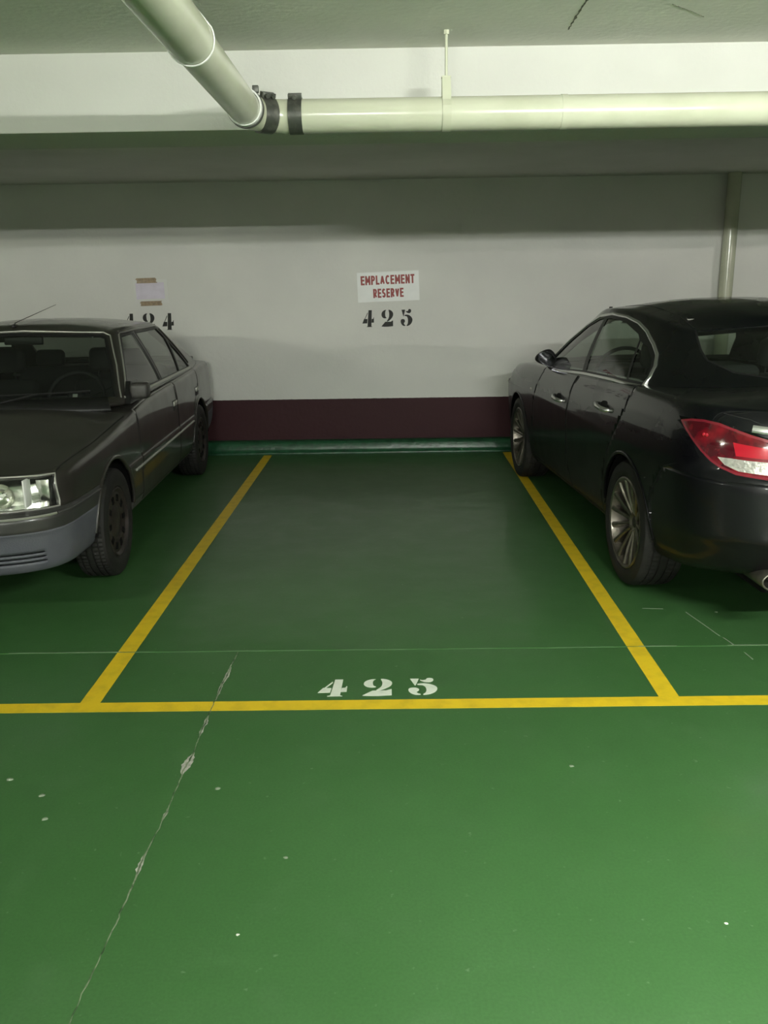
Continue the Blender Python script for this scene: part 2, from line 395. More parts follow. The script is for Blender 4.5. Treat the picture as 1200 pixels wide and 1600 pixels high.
strip('painted_line', [(1.100, 3.12), (1.150, 8.30)], 0.080, M['yellow'], 'yellow bay line right of the empty space, beside the black car', 'painted line')
strip('floor_joint', [(-9, 3.616), (9, 3.604)], 0.007, M['jointline'], 'faint straight joint across the whole floor', 'floor joint', th=0.0015)
for (a, b) in ((-1.75, -1.24), (1.12, 1.29), (1.52, 1.95), (-1.15, -0.1)):
    strip('joint_dust', [(a, 3.6115 - a * 0.00067), (b, 3.6115 - b * 0.00067)], 0.005, M['joint_pale' if a != -1.15 else 'jointline'], {-1.75: 'pale dust along the floor joint left of the left bay line', 1.12: 'short pale dust streak on the joint, next to the right bay line', 1.52: 'pale dust streak on the joint at the right edge', -1.15: 'faint dust streak on the joint inside the empty bay'}[a], 'dust streak', th=0.002)

# crack with chipped spots
def crack():
    key = [(3.60, -0.700, .003), (3.52, -0.702, .008), (3.45, -0.708, .005), (3.40, -0.703, .016), (3.35, -0.706, .022), (3.28, -0.711, .010), (3.22, -0.712, .014), (3.16, -0.712, .006), (3.05, -0.713, .003), (3.00, -0.714, .006), (2.96, -0.713, .017), (2.92, -0.716, .008), (2.88, -0.717, .014), (2.84, -0.716, .003), (2.74, -0.712, .003), (2.715, -0.711, .014), (2.68, -0.715, .034), (2.645, -0.719, .040), (2.61, -0.722, .020), (2.59, -0.720, .004), (2.40, -0.720, .004), (2.36, -0.720, .010), (2.33, -0.721, .003), (2.17, -0.730, .004), (2.15, -0.731, .010), (2.10, -0.730, .014), (2.07, -0.728, .006), (1.90, -0.730, .0035), (1.70, -0.736, .003), (1.50, -0.742, .003), (1.1, -0.74, .003)]
    ys = np.arange(3.60, 1.10, -0.012); ks = sorted(key)
    kx = np.interp(ys, [k[0] for k in ks], [k[1] for k in ks]); kw = np.interp(ys, [k[0] for k in ks], [k[2] for k in ks])
    for nm, test, mat, lab in (('crack', lambda w_: True, M['crackline'], None), ('chipped_edge', lambda w_: w_ > 0.0052, M['concrete'], 'bare concrete showing where the paint chipped')):
        bm = bmesh.new(); prev = None
        for y, x, w_ in zip(ys, kx, kw):
            jx = 0.004 * mnoise.noise(Vector((y * 22, 0, 0))) + 0.003 * mnoise.noise(Vector((y * 60, 5, 0)))
            wa = w_ * (0.55 + 0.9 * abs(mnoise.noise(Vector((y * 45, 3, 1))))) * 0.6; wb = w_ * (0.55 + 0.9 * abs(mnoise.noise(Vector((y * 45, 8, 1))))) * 0.6
            if nm == 'crack': wa = min(wa, 0.0028); wb = min(wb, 0.0028)
            zt = 0.0024 if nm == 'crack' else 0.0018
            cur = (bm.verts.new((x + jx - wa, y, zt)), bm.verts.new((x + jx + wb, y, zt)))
            if prev and test(w_) : bm.faces.new((prev[0], prev[1], cur[1], cur[0]))
            prev = cur
        bmesh.ops.recalc_face_normals(bm, faces=bm.faces[:])
        for f in bm.faces:
            if f.normal.z < 0: f.normal_flip()
        bmesh.ops.delete(bm, geom=[v for v in bm.verts if not v.link_faces], context='VERTS')
        ex = bmesh.ops.extrude_face_region(bm, geom=bm.faces[:])
        bmesh.ops.translate(bm, verts=[v for v in ex['geom'] if isinstance(v, bmesh.types.BMVert)], vec=(0, 0, -0.0018 if nm != 'crack' else -0.0024))
        bmesh.ops.recalc_face_normals(bm, faces=bm.faces[:])
        yield nm, bm, mat, lab
ct = thing('floor_crack', 'jagged crack in the green floor with chipped pale patches, crossing the yellow line', 'crack', (0, 0, 0))
for nm, bm, mat, lab in crack():
    if nm == 'crack': obj(nm, bm, mat, ct, False, lab); continue
    left = set(bm.verts)
    while left:             # every chipped spot is a part of its own
        st = [next(iter(left))]; isl = set()
        while st:
            v = st.pop()
            if v in isl: continue
            isl.add(v); st += [e.other_vert(v) for e in v.link_edges]
        left -= isl; nb = bmesh.new(); mp = {v: nb.verts.new(v.co) for v in isl}
        for f in {f for v in isl for f in v.link_faces}: nb.faces.new([mp[v] for v in f.verts])
        obj(nm, nb, mat, ct, False, lab)
    bm.free()
# dark hairline cracks in the ceiling paint
def ceiling_crack(pts, wd, label):
    bm = bmesh.new(); prev = None
    for i in range(41):
        t = i / 40 * (len(pts) - 1); k = min(int(t), len(pts) - 2); s_ = t - k
        x = pts[k][0] * (1 - s_) + pts[k + 1][0] * s_ + .006 * mnoise.noise(Vector((i * .9, 4, 0))); y = pts[k][1] * (1 - s_) + pts[k + 1][1] * s_
        w_ = wd * (.4 + abs(mnoise.noise(Vector((i * .8, 1, 7)))) * 1.6) * (1 - .6 * i / 40)
        cur = [bm.verts.new((x - w_, y, 2.5285)), bm.verts.new((x + w_, y, 2.5285)), bm.verts.new((x + w_, y, 2.5301)), bm.verts.new((x - w_, y, 2.5301))]
        if prev:
            for j in range(4): bm.faces.new((prev[j], prev[(j + 1) % 4], cur[(j + 1) % 4], cur[j]))
        prev = cur
    bmesh.ops.recalc_face_normals(bm, faces=bm.faces[:]); tag(obj('ceiling_crack', bm, M['grime']), label, 'crack')
ceiling_crack([(0.690, 3.05), (0.691, 3.27), (0.694, 3.46), (0.699, 3.62)], .006, 'short dark crack in the ceiling right of the pipe hanger')
ceiling_crack([(1.00, 3.33), (1.09, 3.41), (1.165, 3.485)], .0015, 'very faint hairline crack in the ceiling near the right edge')
# scratch marks right of the bay
def scratch(pts, wd, label):
    bm = bmesh.new(); P = [Vector((x, y, 0.0012)) for x, y in pts]; add_tube(bm, P, wd, 6)
    for v in bm.verts: v.co.z = max(0.0, min(v.co.z, 0.002))
    tag(obj('scratch', bm, M['joint_pale']), label, 'scratch')
scratch([(1.47, 4.02), (1.50, 3.86), (1.525, 3.72)], 0.003, 'pale scratch on the floor under the tail of the black car')
scratch([(1.535, 3.70), (1.550, 3.62)], 0.003, 'short pale scratch ending at the floor joint, right side')
scratch([(1.566, 3.53), (1.572, 3.46)], 0.003, 'tiny pale scratch on the aisle side of the floor joint, right side')
scratch([(1.27, 4.08), (1.37, 4.07)], 0.0025, 'faint flat scratch beside the rear tyre of the black car')
def chip(x, y, r, label, mat='chip'):
    bm = bmesh.new(); bmesh.ops.create_icosphere(bm, subdivisions=2, radius=r)
    for v in bm.verts:
        k = 1 + 0.5 * mnoise.noise(v.co * (1.2 / r) + Vector((x, y, 0)) * 9); v.co = Vector((v.co.x * k * 1.2, v.co.y * k, max(0, v.co.z * 0.35 * k)))
    bmesh.ops.translate(bm, verts=bm.verts[:], vec=(x, y, 0)); tag(obj('paint_chip', bm, M[mat], None, True), label, 'debris')
chip(-0.404, 1.844, .0042, 'bright white crumb on the floor, lower middle')
chip(0.851, 1.867, .0042, 'bright white crumb on the floor, lower right')
chip(-0.317, 2.148, .006, 'small pale fleck on the aisle floor right of the crack', 'joint_pale')
chip(0.609, 2.619, .007, 'pale fleck on the aisle floor right of the bay number', 'joint_pale')
chip(-1.302, 2.573, .009, 'pale fleck at the far left below the long yellow line', 'joint_pale')
chip(-1.155, 2.476, .009, 'pale fleck at the left, second below the long yellow line', 'joint_pale')
chip(-1.094, 2.346, .008, 'pale fleck at the left, lowest of three', 'joint_pale')
chip(-0.583, 2.506, .008, 'pale fleck just right of the largest chip of the crack', 'joint_pale')
chip(1.62, 4.02, .006, 'pale fleck on the floor at right behind the black car', 'joint_pale')

# ------------------------------------------------------------------ stencil numbers
GL = {
 '4': [([(.545, 1.0), (.83, 1.0), (.775, .04), (.86, .0), (.34, .0), (.44, .04)], 0),
       ([(0, .21), (.16, .49), (.45, .475), (.42, .22)], 0),
       ([(.20, .49), (.47, .88), (.475, .80), (.25, .49)], 0),
       ([(.81, .475), (.93, .49), (.97, .58), (1.0, .58), (.99, .26), (.79, .255)], 0)],
 '2': [([(.45, 1.0), (.28, 1.0), (.08, .90), (.0, .75), (.04, .60), (.20, .50), (.40, .50), (.46, .53), (.36, .58), (.33, .70), (.33, .88), (.38, .97)], 2),
       ([(.60, 1.02), (.80, .99), (.97, .88), (1.02, .74), (.96, .58), (.78, .43), (.62, .34), (.46, .30), (.46, .34), (.60, .48), (.66, .62), (.67, .80), (.63, .94)], 2),
       ([(-.01, .02), (.33, .30), (.80, .30), (.93, .36), (.99, .38), (.99, .03), (.55, .0), (.25, .0)], 0)],
 '5': [([(.09, 1.0), (.40, 1.0), (.27, .60), (.24, .60)], 0),
       ([(.43, .95), (.52, .90), (.64, .93), (.66, .96), (.68, 1.02), (.80, 1.05), (.92, .98), (.90, .86), (.78, .78), (.60, .80), (.46, .88)], 1),
       ([(.32, .68), (.52, .72), (.78, .67), (.99, .52), (1.03, .36), (.93, .18), (.74, .06), (.51, .02), (.51, .07), (.60, .14), (.64, .30), (.62, .50), (.52, .62), (.34, .62)], 2),
       ([(.0, .36), (.08, .44), (.26, .46), (.38, .38), (.38, .28), (.27, .20), (.33, .11), (.42, .08), (.42, .03), (.20, .04), (.04, .18)], 2)],
 '6': [([(.45, 1.0), (.28, .95), (.08, .75), (.0, .5), (.06, .2), (.2, .04), (.45, .0), (.45, .05), (.36, .2), (.33, .5), (.36, .8), (.45, .95)], 2),
       ([(.55, 1.0), (.8, .97), (.9, .82), (.75, .72), (.62, .8), (.55, .95)], 1),
       ([(.5, .6), (.75, .6), (1.0, .42), (1.0, .2), (.8, .02), (.55, .0), (.55, .05), (.66, .2), (.66, .42), (.5, .55)], 2)]}
def number(txt, where, wd, ht, gap, mat, label, wall=True):
    """where = left, bottom corner; each digit is a part"""
    t = thing('painted_number', label, 'number', (where[0], where[1], where[2]))
    for i, ch in enumerate(txt):
        bm = bmesh.new(); x0 = i * (wd + gap)
        for poly, ck in GL[ch]:
            p = chaikin(poly, ck) if ck else poly
            if wall: f1 = lambda x, y: (x0 + x * wd, -0.0010, y * ht); f2 = lambda x, y: (x0 + x * wd, 0.001, y * ht)
            else: f1 = lambda x, y: (x0 + x * wd, y * ht, 0.0016); f2 = lambda x, y: (x0 + x * wd, y * ht, 0.0)
            add_plate(bm, p, f1, f2)
        obj('digit', bm, mat, t)
    return t
number('425', (-0.305, 3.155, 0), 0.118, 0.150, 0.066, M['whitepaint'], 'white stencilled 425 painted on the green floor', False)
number('425', (-0.247, WY - 0.0005, 1.215), 0.113, 0.158, 0.071, M['blackpaint'], 'black stencilled 425 on the wall under the reserved sign')
number('424', (-2.545, WY - 0.0005, 1.215), 0.113, 0.158, 0.071, M['blackpaint'], 'black stencilled 424 on the wall above the grey saloon')
number('426', (2.06, WY - 0.0005, 1.215), 0.113, 0.158, 0.071, M['blackpaint'], 'black stencilled 426 on the wall, only a tip showing over the black car')

# ------------------------------------------------------------------ sign and notice on the wall
s = thing('wall_sign', 'white paper sign with red words above the black 425', 'sign', (-0.283, WY, 1.445), 0)
s.rotation_euler = (0, math.radians(-1.6), 0)
bm = bmesh.new(); add_box(bm, (0, -0.003, 0), (0.588, 0.002, 0.275), 0.0006, 1); obj('sheet', bm, M['sign'], s)
def arc(cx, cy, rx, ry, a0, a1, n=9): return [(cx + rx * math.cos(math.radians(a0 + (a1 - a0) * i / n)), cy + ry * math.sin(math.radians(a0 + (a1 - a0) * i / n))) for i in range(n + 1)]
LET = {'E': (.80, [[(0, 0), (0, 1)], [(0, 1), (1, 1)], [(0, .52), (.88, .52)], [(0, 0), (1, 0)]]), 'M': (1.25, [[(0, 0), (0, 1)], [(0, 1), (.5, .25)], [(.5, .25), (1, 1)], [(1, 1), (1, 0)]]),
       'P': (.85, [[(0, 0), (0, 1)], [(0, 1), (.5, 1)] + arc(.5, .74, .5, .26, 80, -80) + [(0, .48)]]), 'L': (.72, [[(0, 1), (0, 0)], [(0, 0), (1, 0)]]),
       'A': (1.05, [[(0, 0), (.5, 1)], [(.5, 1), (1, 0)], [(.2, .30), (.8, .30)]]), 'C': (.98, [arc(.55, .5, .55, .5, 48, 312, 16)]), 'N': (.98, [[(0, 0), (0, 1)], [(0, 1), (1, 0)], [(1, 0), (1, 1)]]),
       'T': (.85, [[(0, 1), (1, 1)], [(.5, 1), (.5, 0)]]), 'R': (.88, [[(0, 0), (0, 1)], [(0, 1), (.5, 1)] + arc(.5, .74, .5, .26, 80, -80) + [(0, .48)], [(.45, .46), (1, 0)]]),
       'S': (.82, [arc(.5, .74, .46, .26, 35, 250, 10) + arc(.5, .25, .50, .25, 80, -155, 10)]), 'V': (1.0, [[(0, 1), (.5, 0)], [(.5, 0), (1, 1)]])}
def text_part(body, parent, x, z, height, width, mat):
    """one part per word: heavy condensed capitals drawn as strokes"""
    st = height * .19; gap = st * 1.42; tot = sum(LET[c][0] for c in body); k = (width - gap * (len(body) - 1) - st) / tot
    bm = bmesh.new(); cx = x + st / 2; lay = 0
    for ch in body:
        w_, lines = LET[ch]; w_ *= k
        for ln in lines:
            P_ = [Vector((cx + p[0] * w_, 0, z + st / 2 + p[1] * (height - st))) for p in ln]
            for i in range(len(P_) - 1):
                a, b = P_[i], P_[i + 1]; d = (b - a).normalized(); n_ = Vector((-d.z, 0, d.x)) * (st / 2); e = d * (st * (.5 if len(P_) == 2 and abs(d.x * d.z) < .01 else .12)); lay += 1
                yy = Vector((0, -.0036 - (lay % 7) * .00008, 0))
                bm.faces.new([bm.verts.new(v + yy) for v in (a - e + n_, a - e - n_, b + e - n_, b + e + n_)])
        cx += w_ + gap
    for f in bm.faces:
        f.normal_update()
        if f.normal.y > 0: f.normal_flip()
    return obj('lettering', bm, mat, parent, False, 'dark red capital letters')
text_part('EMPLACEMENT', s, 0.034, 0.158, 0.084, 0.512, M['signred'])
text_part('RESERVE', s, 0.148, 0.036, 0.084, 0.290, M['signred'])
n = thing('wall_notice', 'faded lilac paper taped to the wall above the 424', 'notice', (-2.40, WY, 1.43))
n.rotation_euler = (0, math.radians(-1.0), 0)
bm = bmesh.new(); add_box(bm, (-0.02, -0.0025, 0.035), (0.305, 0.001, 0.255), 0.0005, 1); obj('paper_sheet', bm, M['sheet'], n)
bm = bmesh.new(); add_box(bm, (0.0, -0.0045, 0.075), (0.272, -0.002, 0.225), 0.0005, 1); obj('paper_sheet', bm, M['paper'], n, False, 'lilac inner sheet')
def tape(x0, z0, x1, z1, seed):
    bm = bmesh.new(); random.seed(seed); m = 8
    L1 = [(x0 + random.uniform(-.008, .008), z0 + (z1 - z0) * i / m) for i in range(m + 1)]
    L2 = [(x1 + random.uniform(-.010, .010), z0 + (z1 - z0) * i / m) for i in range(m + 1)]
    add_plate(bm, L1 + L2[::-1], lambda x, z: (x, -0.0062 + 0.001 * math.sin(x * 60), z), lambda x, z: (x, -0.002, z)); obj('tape', bm, M['tape'], n, False, 'strip of brown parcel tape')
tape(0.035, 0.012, 0.235, 0.055, 3); tape(0.012, 0.222, 0.205, 0.270, 5)

# ================================================================== cars
def mono(pts):
    """monotone cubic through (x, y) points, clamped outside"""
    pts = sorted(pts); x = np.array([p[0] for p in pts], float); y = np.array([p[1] for p in pts], float)
    if len(x) == 1: return lambda q: np.full_like(np.asarray(q, float), y[0])
    h = np.diff(x); d = np.diff(y) / h; m = np.zeros(len(x))
    m[0] = d[0]; m[-1] = d[-1]
    for i in range(1, len(x) - 1):
        if d[i - 1] * d[i] > 0:
            w1 = 2 * h[i] + h[i - 1]; w2 = h[i] + 2 * h[i - 1]; m[i] = (w1 + w2) / (w1 / d[i - 1] + w2 / d[i])
    def f(q):
        q = np.clip(np.asarray(q, float), x[0], x[-1]); i = np.clip(np.searchsorted(x, q) - 1, 0, len(h) - 1)
        t = (q - x[i]) / h[i]; t2 = t * t; t3 = t2 * t
        return (2 * t3 - 3 * t2 + 1) * y[i] + (t3 - 2 * t2 + t) * h[i] * m[i] + (-2 * t3 + 3 * t2) * y[i + 1] + (t3 - t2) * h[i] * m[i + 1]
    return f

NF, NS, NR = 26, 90, 26
def plan(xf, xr, wf, cf, nf, cr, nr):
    """half outline in plan: front centre -> left side -> rear centre"""
    th = np.linspace(0, PI / 2, NF + 1)
    fx = xf - cf + cf * np.cos(th) ** (2 / nf); fs = np.sin(th) ** (2 / nf)
    sx = np.linspace(xf - cf, xr + cr, NS + 1)[1:-1]; th2 = th[::-1]
    rx = xr + cr - cr * np.cos(th2) ** (2 / nr); rs = np.sin(th2) ** (2 / nr)
    fx[0] = xf; fs[0] = 0; rx[-1] = xr; rs[-1] = 0
    X = np.concatenate([fx, sx, rx]); S = np.concatenate([fs, np.ones(len(sx)), rs])
    return X, wf(X) * S

def densify(rings, per=5):
    R = np.array(rings); K = len(R); out = []
    d = np.linalg.norm(np.diff(R, axis=0), axis=2).mean(1); t = np.concatenate([[0], np.cumsum(d)])
    m = np.zeros_like(R); h = np.diff(t)
    D = np.diff(R, axis=0) / h[:, None, None]
    m[0] = D[0]; m[-1] = D[-1]
    for i in range(1, K - 1):
        a, b = D[i - 1], D[i]; w1 = 2 * h[i] + h[i - 1]; w2 = h[i] + 2 * h[i - 1]
        with np.errstate(divide='ignore', invalid='ignore'):
            v = (w1 + w2) / (w1 / a + w2 / b)
        m[i] = np.where(a * b > 1e-12, v, 0)
    for i in range(K - 1):
        n = max(1, min(per, int(round(h[i] / 0.018))))
        for j in range(n):
            s = j / n; s2 = s * s; s3 = s2 * s
            out.append((2 * s3 - 3 * s2 + 1) * R[i] + (s3 - 2 * s2 + s) * h[i] * m[i] + (-2 * s3 + 3 * s2) * R[i + 1] + (s3 - s2) * h[i] * m[i + 1])
    out.append(R[-1]); return np.array(out)

def shell_bm(G):
    bm = bmesh.new(); K, U, _ = G.shape
    V = [[bm.verts.new(G[k, u]) for u in range(U)] for k in range(K)]
    for k in range(K - 1):
        for u in range(U - 1):
            bm.faces.new((V[k][u], V[k + 1][u], V[k + 1][u + 1], V[k][u + 1]))
    for v in bm.verts:
        if abs(v.co.y) < 1e-5: v.co.y = 0
    bmesh.ops.remove_doubles(bm, verts=bm.verts[:], dist=0.0004)
    bmesh.ops.dissolve_degenerate(bm, edges=bm.edges[:], dist=0.0003)
    bmesh.ops.recalc_face_normals(bm, faces=bm.faces[:])
    # outward test on a side face
    s = sum((f.normal.y * f.calc_area()) for f in bm.faces)
    if s < 0: bmesh.ops.reverse_faces(bm, faces=bm.faces[:])
    bm.normal_update()
    return bm

AX = {'side': (Vector((1, 0, 0)), Vector((0, 0, 1))), 'front': (Vector((0, 1, 0)), Vector((0, 0, 1))), 'top': (Vector((1, 0, 0)), Vector((0, 1, 0)))}
def pip(p, poly):
    x, y = p; c = False; n = len(poly); j = n - 1
    for i in range(n):
        xi, yi = poly[i]; xj, yj = poly[j]
        if (yi > y) != (yj > y) and x < (xj - xi) * (y - yi) / (yj - yi) + xi: c = not c
        j = i
    return c

def cut(bm, poly, ax, test):
    """split the faces along a 2-D outline seen along one axis; returns the faces inside"""
    A, B = AX[ax] if isinstance(ax, str) else ax
    x0 = min(p[0] for p in poly) - .05; x1 = max(p[0] for p in poly) + .05; y0 = min(p[1] for p in poly) - .05; y1 = max(p[1] for p in poly) + .05
    cand = set()
    for f in bm.faces:
        c = f.calc_center_median(); a, b = c.dot(A), c.dot(B)
        if x0 < a < x1 and y0 < b < y1 and test(c, f.normal): cand.add(f)
    n = len(poly)
    for i in range(n):
        p, q = poly[i], poly[(i + 1) % n]
        dx, dy = q[0] - p[0], q[1] - p[1]
        if dx * dx + dy * dy < 1e-10: continue
        lx, hx, ly, hy = min(p[0], q[0]) - .004, max(p[0], q[0]) + .004, min(p[1], q[1]) - .004, max(p[1], q[1]) + .004
        loc = []
        for f in cand:
            us = [v.co.dot(A) for v in f.verts]; vs = [v.co.dot(B) for v in f.verts]
            if max(us) < lx or min(us) > hx or max(vs) < ly or min(vs) > hy: continue
            loc.append(f)
        if not loc: continue
        geom = list({v for f in loc for v in f.verts}) + list({e for f in loc for e in f.edges}) + loc
        r = bmesh.ops.bisect_plane(bm, geom=geom, dist=1e-6, plane_co=A * p[0] + B * p[1], plane_no=(A * dy - B * dx).normalized())
        nf = {g for g in r['geom'] if isinstance(g, bmesh.types.BMFace)}
        cand = {f for f in cand if f.is_valid} | {f for f in nf if f.is_valid}
    res = []
    for f in cand:
        c = f.calc_center_median()
        if pip((c.dot(A), c.dot(B)), poly): res.append(f)
    return res

def take(bm, faces, off=0.0, delete=True):
    """copy faces into a new bmesh, moved along the surface normal by off"""
    nb = bmesh.new(); mp = {}
    for f in faces:
        for v in f.verts:
            if v not in mp: mp[v] = nb.verts.new(v.co + v.normal * off)
    for f in faces: nb.faces.new([mp[v] for v in f.verts])
    nb.normal_update()
    if delete: bmesh.ops.delete(bm, geom=faces, context='FACES')
    return nb

def mirror_y(bm):
    g = bmesh.ops.duplicate(bm, geom=bm.verts[:] + bm.edges[:] + bm.faces[:])
    vs = [e for e in g['geom'] if isinstance(e, bmesh.types.BMVert)]; fs = [e for e in g['geom'] if isinstance(e, bmesh.types.BMFace)]
    for v in vs: v.co.y = -v.co.y
    bmesh.ops.reverse_faces(bm, faces=fs)
    bmesh.ops.remove_doubles(bm, verts=[v for v in bm.verts if abs(v.co.y) < 1e-4], dist=1e-4)

def flip_y(bm):
    nb = bm.copy()
    for v in nb.verts: v.co.y = -v.co.y
    bmesh.ops.reverse_faces(nb, faces=nb.faces[:]); return nb

def solid(o, th, off=-1.0):
    m = o.modifiers.new('thickness', 'SOLIDIFY'); m.thickness = th; m.offset = off; return o

def surf_pts(bvh, pts, kind, step=0.02, lift=0.0):
    """drop a 2-D polyline on the body; kind = side/front/rear/top"""
    dense = []
    for i in range(len(pts) - 1):
        a, b = np.array(pts[i], float), np.array(pts[i + 1], float); n = max(1, int(np.linalg.norm(b - a) / step))
        for j in range(n): dense.append(a + (b - a) * j / n)
    dense.append(np.array(pts[-1], float)); out = []
    for a, b in dense:
        if kind == 'side': o, d = Vector((a, 3, b)), Vector((0, -1, 0))
        elif kind == 'front': o, d = Vector((5, a, b)), Vector((-1, 0, 0))
        elif kind == 'rear': o, d = Vector((-5, a, b)), Vector((1, 0, 0))
        else: o, d = Vector((a, b, 3)), Vector((0, 0, -1))
        h = bvh.ray_cast(o, d)
        if h[0] is not None:
            nn = h[1] if h[1].dot(d) < 0 else -h[1]
            out.append((h[0] + nn * lift, nn))
    return out

def ribbon(bm, sp, wd, ht, sink=0.004):
    """flat moulding along surface points"""
    rings = []; n = len(sp)
    for i, (p, nn) in enumerate(sp):
        t = (sp[min(i + 1, n - 1)][0] - sp[max(i - 1, 0)][0]).normalized(); s = nn.cross(t).normalized()
        prof = [(-.5, -sink / max(ht, 1e-6)), (-.5, .55), (-.28, 1.0), (.28, 1.0), (.5, .55), (.5, -sink / max(ht, 1e-6))]
        rings.append([bm.verts.new(p + s * (a * wd) + nn * (b * ht)) for a, b in prof])
    m = 6
    for i in range(n - 1):
        for k in range(m): bm.faces.new((rings[i][k], rings[i][(k + 1) % m], rings[i + 1][(k + 1) % m], rings[i + 1][k]))
    bm.faces.new(rings[0]); bm.faces.new(rings[-1][::-1])
    bmesh.ops.recalc_face_normals(bm, faces=bm.faces[:])

def both(name, bm, mat, par, smooth=True, label=None, th=None, deg=None):
    """the left part and its mirrored right part"""
    fb = flip_y(bm); r = []
    for b in (bm, fb):
        o = obj(name, b, mat, par, smooth, label)
        if th: solid(o, th)
        if deg: sharp(o, deg)
        r.append(o)
    return r

def dusty(m, col, z0, z1):
    """road dirt: duller towards the sills, darker on the grey paint, broken up by noise"""
    nt = m.node_tree; N = nt.nodes; L = nt.links; b = N['Principled BSDF']
    tc = N.new('ShaderNodeTexCoord'); sp = N.new('ShaderNodeSeparateXYZ'); L.new(tc.outputs['Object'], sp.inputs[0])
    nz = N.new('ShaderNodeTexNoise'); nz.inputs['Scale'].default_value = 7; nz.inputs['Detail'].default_value = 8; L.new(tc.outputs['Object'], nz.inputs['Vector'])
    ad = N.new('ShaderNodeMath'); ad.operation = 'MULTIPLY_ADD'; ad.inputs[1].default_value = 0.25; L.new(nz.outputs['Fac'], ad.inputs[0]); L.new(sp.outputs['Z'], ad.inputs[2])
    mr = N.new('ShaderNodeMapRange'); mr.inputs[1].default_value = z0 + .12; mr.inputs[2].default_value = z1 + .12; mr.inputs[3].default_value = 1; mr.inputs[4].default_value = 0; L.new(ad.outputs[0], mr.inputs[0])
    src = b.inputs['Base Color'].links[0].from_socket
    mx = N.new('ShaderNodeMix'); mx.data_type = 'RGBA'; L.new(mr.outputs[0], mx.inputs['Factor']); L.new(src, mx.inputs['A']); mx.inputs['B'].default_value = (*col, 1)
    L.new(mx.outputs['Result'], b.inputs['Base Color'])
    cw = N.new('ShaderNodeMapRange'); cw.inputs[3].default_value = b.inputs['Coat Weight'].default_value; cw.inputs[4].default_value = 0.12
    L.new(mr.outputs[0], cw.inputs[0]); L.new(cw.outputs[0], b.inputs['Coat Weight'])
    rs = b.inputs['Roughness'].links[0].from_socket
    rm = N.new('ShaderNodeMix'); L.new(mr.outputs[0], rm.inputs['Factor']); L.new(rs, rm.inputs['A']); rm.inputs['B'].default_value = 0.6; L.new(rm.outputs['Result'], b.inputs['Roughness'])
    return m
CM = {}
CM['paint_grey'] = dusty(noisy(principled('dusty_dark_grey_paint', (0.026, 0.023, 0.020), 0.34, 0.15, coat=0.75, coat_rough=0.06), (0.040, 0.036, 0.031), 2.5, 7, 0.4, 0.7, rough2=0.45), (0.015, 0.014, 0.0125), 0.15, 0.60)
CM['paint_black'] = dusty(noisy(principled('gloss_blue_black_paint', (0.0030, 0.0030, 0.0045), 0.25, 0.0, coat=0.55, coat_rough=0.035, spec=0.2), (0.006, 0.0055, 0.006), 2.0, 6, 0.45, 0.8, rough2=0.34), (0.0045, 0.0044, 0.0048), 0.25, 0.90)
CM['bumper_grey'] = noisy(principled('blue_grey_bumper_plastic', (0.082, 0.085, 0.105), 0.55), (0.105, 0.108, 0.125), 6, 6, 0.4, 0.7, bump=0.1, bump_scale=150)
CM['trim_black'] = principled('black_trim', (0.012, 0.012, 0.012), 0.45)
CM['gap'] = principled('panel_gap', (0.002, 0.002, 0.002), 0.8)
CM['chrome'] = principled('satin_chrome', (0.66, 0.66, 0.64), 0.22, 0.9)
CM['chrome_dull'] = principled('dull_aluminium_trim', (0.46, 0.46, 0.42), 0.40, 0.55)
CM['tyre'] = noisy(principled('tyre_rubber', (0.013, 0.0125, 0.012), 0.65, spec=0.3), (0.022, 0.021, 0.019), 9, 6, 0.4, 0.7)
CM['alloy'] = noisy(principled('alloy_wheel', (0.24, 0.22, 0.19), 0.32, 0.9), (0.12, 0.105, 0.085), 14, 6, 0.4, 0.75, rough2=0.55)
CM['hubcap'] = noisy(principled('dirty_wheel_cover', (0.055, 0.045, 0.042), 0.45, 0.5), (0.022, 0.017, 0.016), 9, 6, 0.4, 0.7)
CM['dark_metal'] = principled('dark_brake_metal', (0.03, 0.028, 0.026), 0.6, 0.5)
CM['well'] = principled('wheel_well_felt', (0.006, 0.006, 0.006), 0.95, spec=0.1)
CM['seat'] = principled('dark_seat_cloth', (0.018, 0.018, 0.02), 0.9)
CM['dash'] = principled('dark_dashboard', (0.016, 0.016, 0.018), 0.7)
CM['seat_beige'] = principled('grey_beige_lining', (0.30, 0.29, 0.26), 0.85)
CM['glass_old'] = glass_mat('car_glass', (0.52, 0.57, 0.53), 0.03, 1.0, 0.015)
CM['glass_side'] = glass_mat('side_glass', (0.55, 0.60, 0.56), 0.02, 1.3, 0.02)
CM['glass_new'] = glass_mat('car_glass_green', (0.62, 0.70, 0.63), 0.015, 1.1, 0.01)
CM['lamp_glass'] = glass_mat('lamp_glass', (0.93, 0.95, 0.93), 0.03, 1.0, 0.03)
CM['reflector'] = noisy(principled('lamp_reflector', (0.85, 0.85, 0.78), 0.16, 1.0), (0.55, 0.55, 0.50), 10, 3, 0.4, 0.65, rough2=0.35, bump=0.12, bump_scale=30)
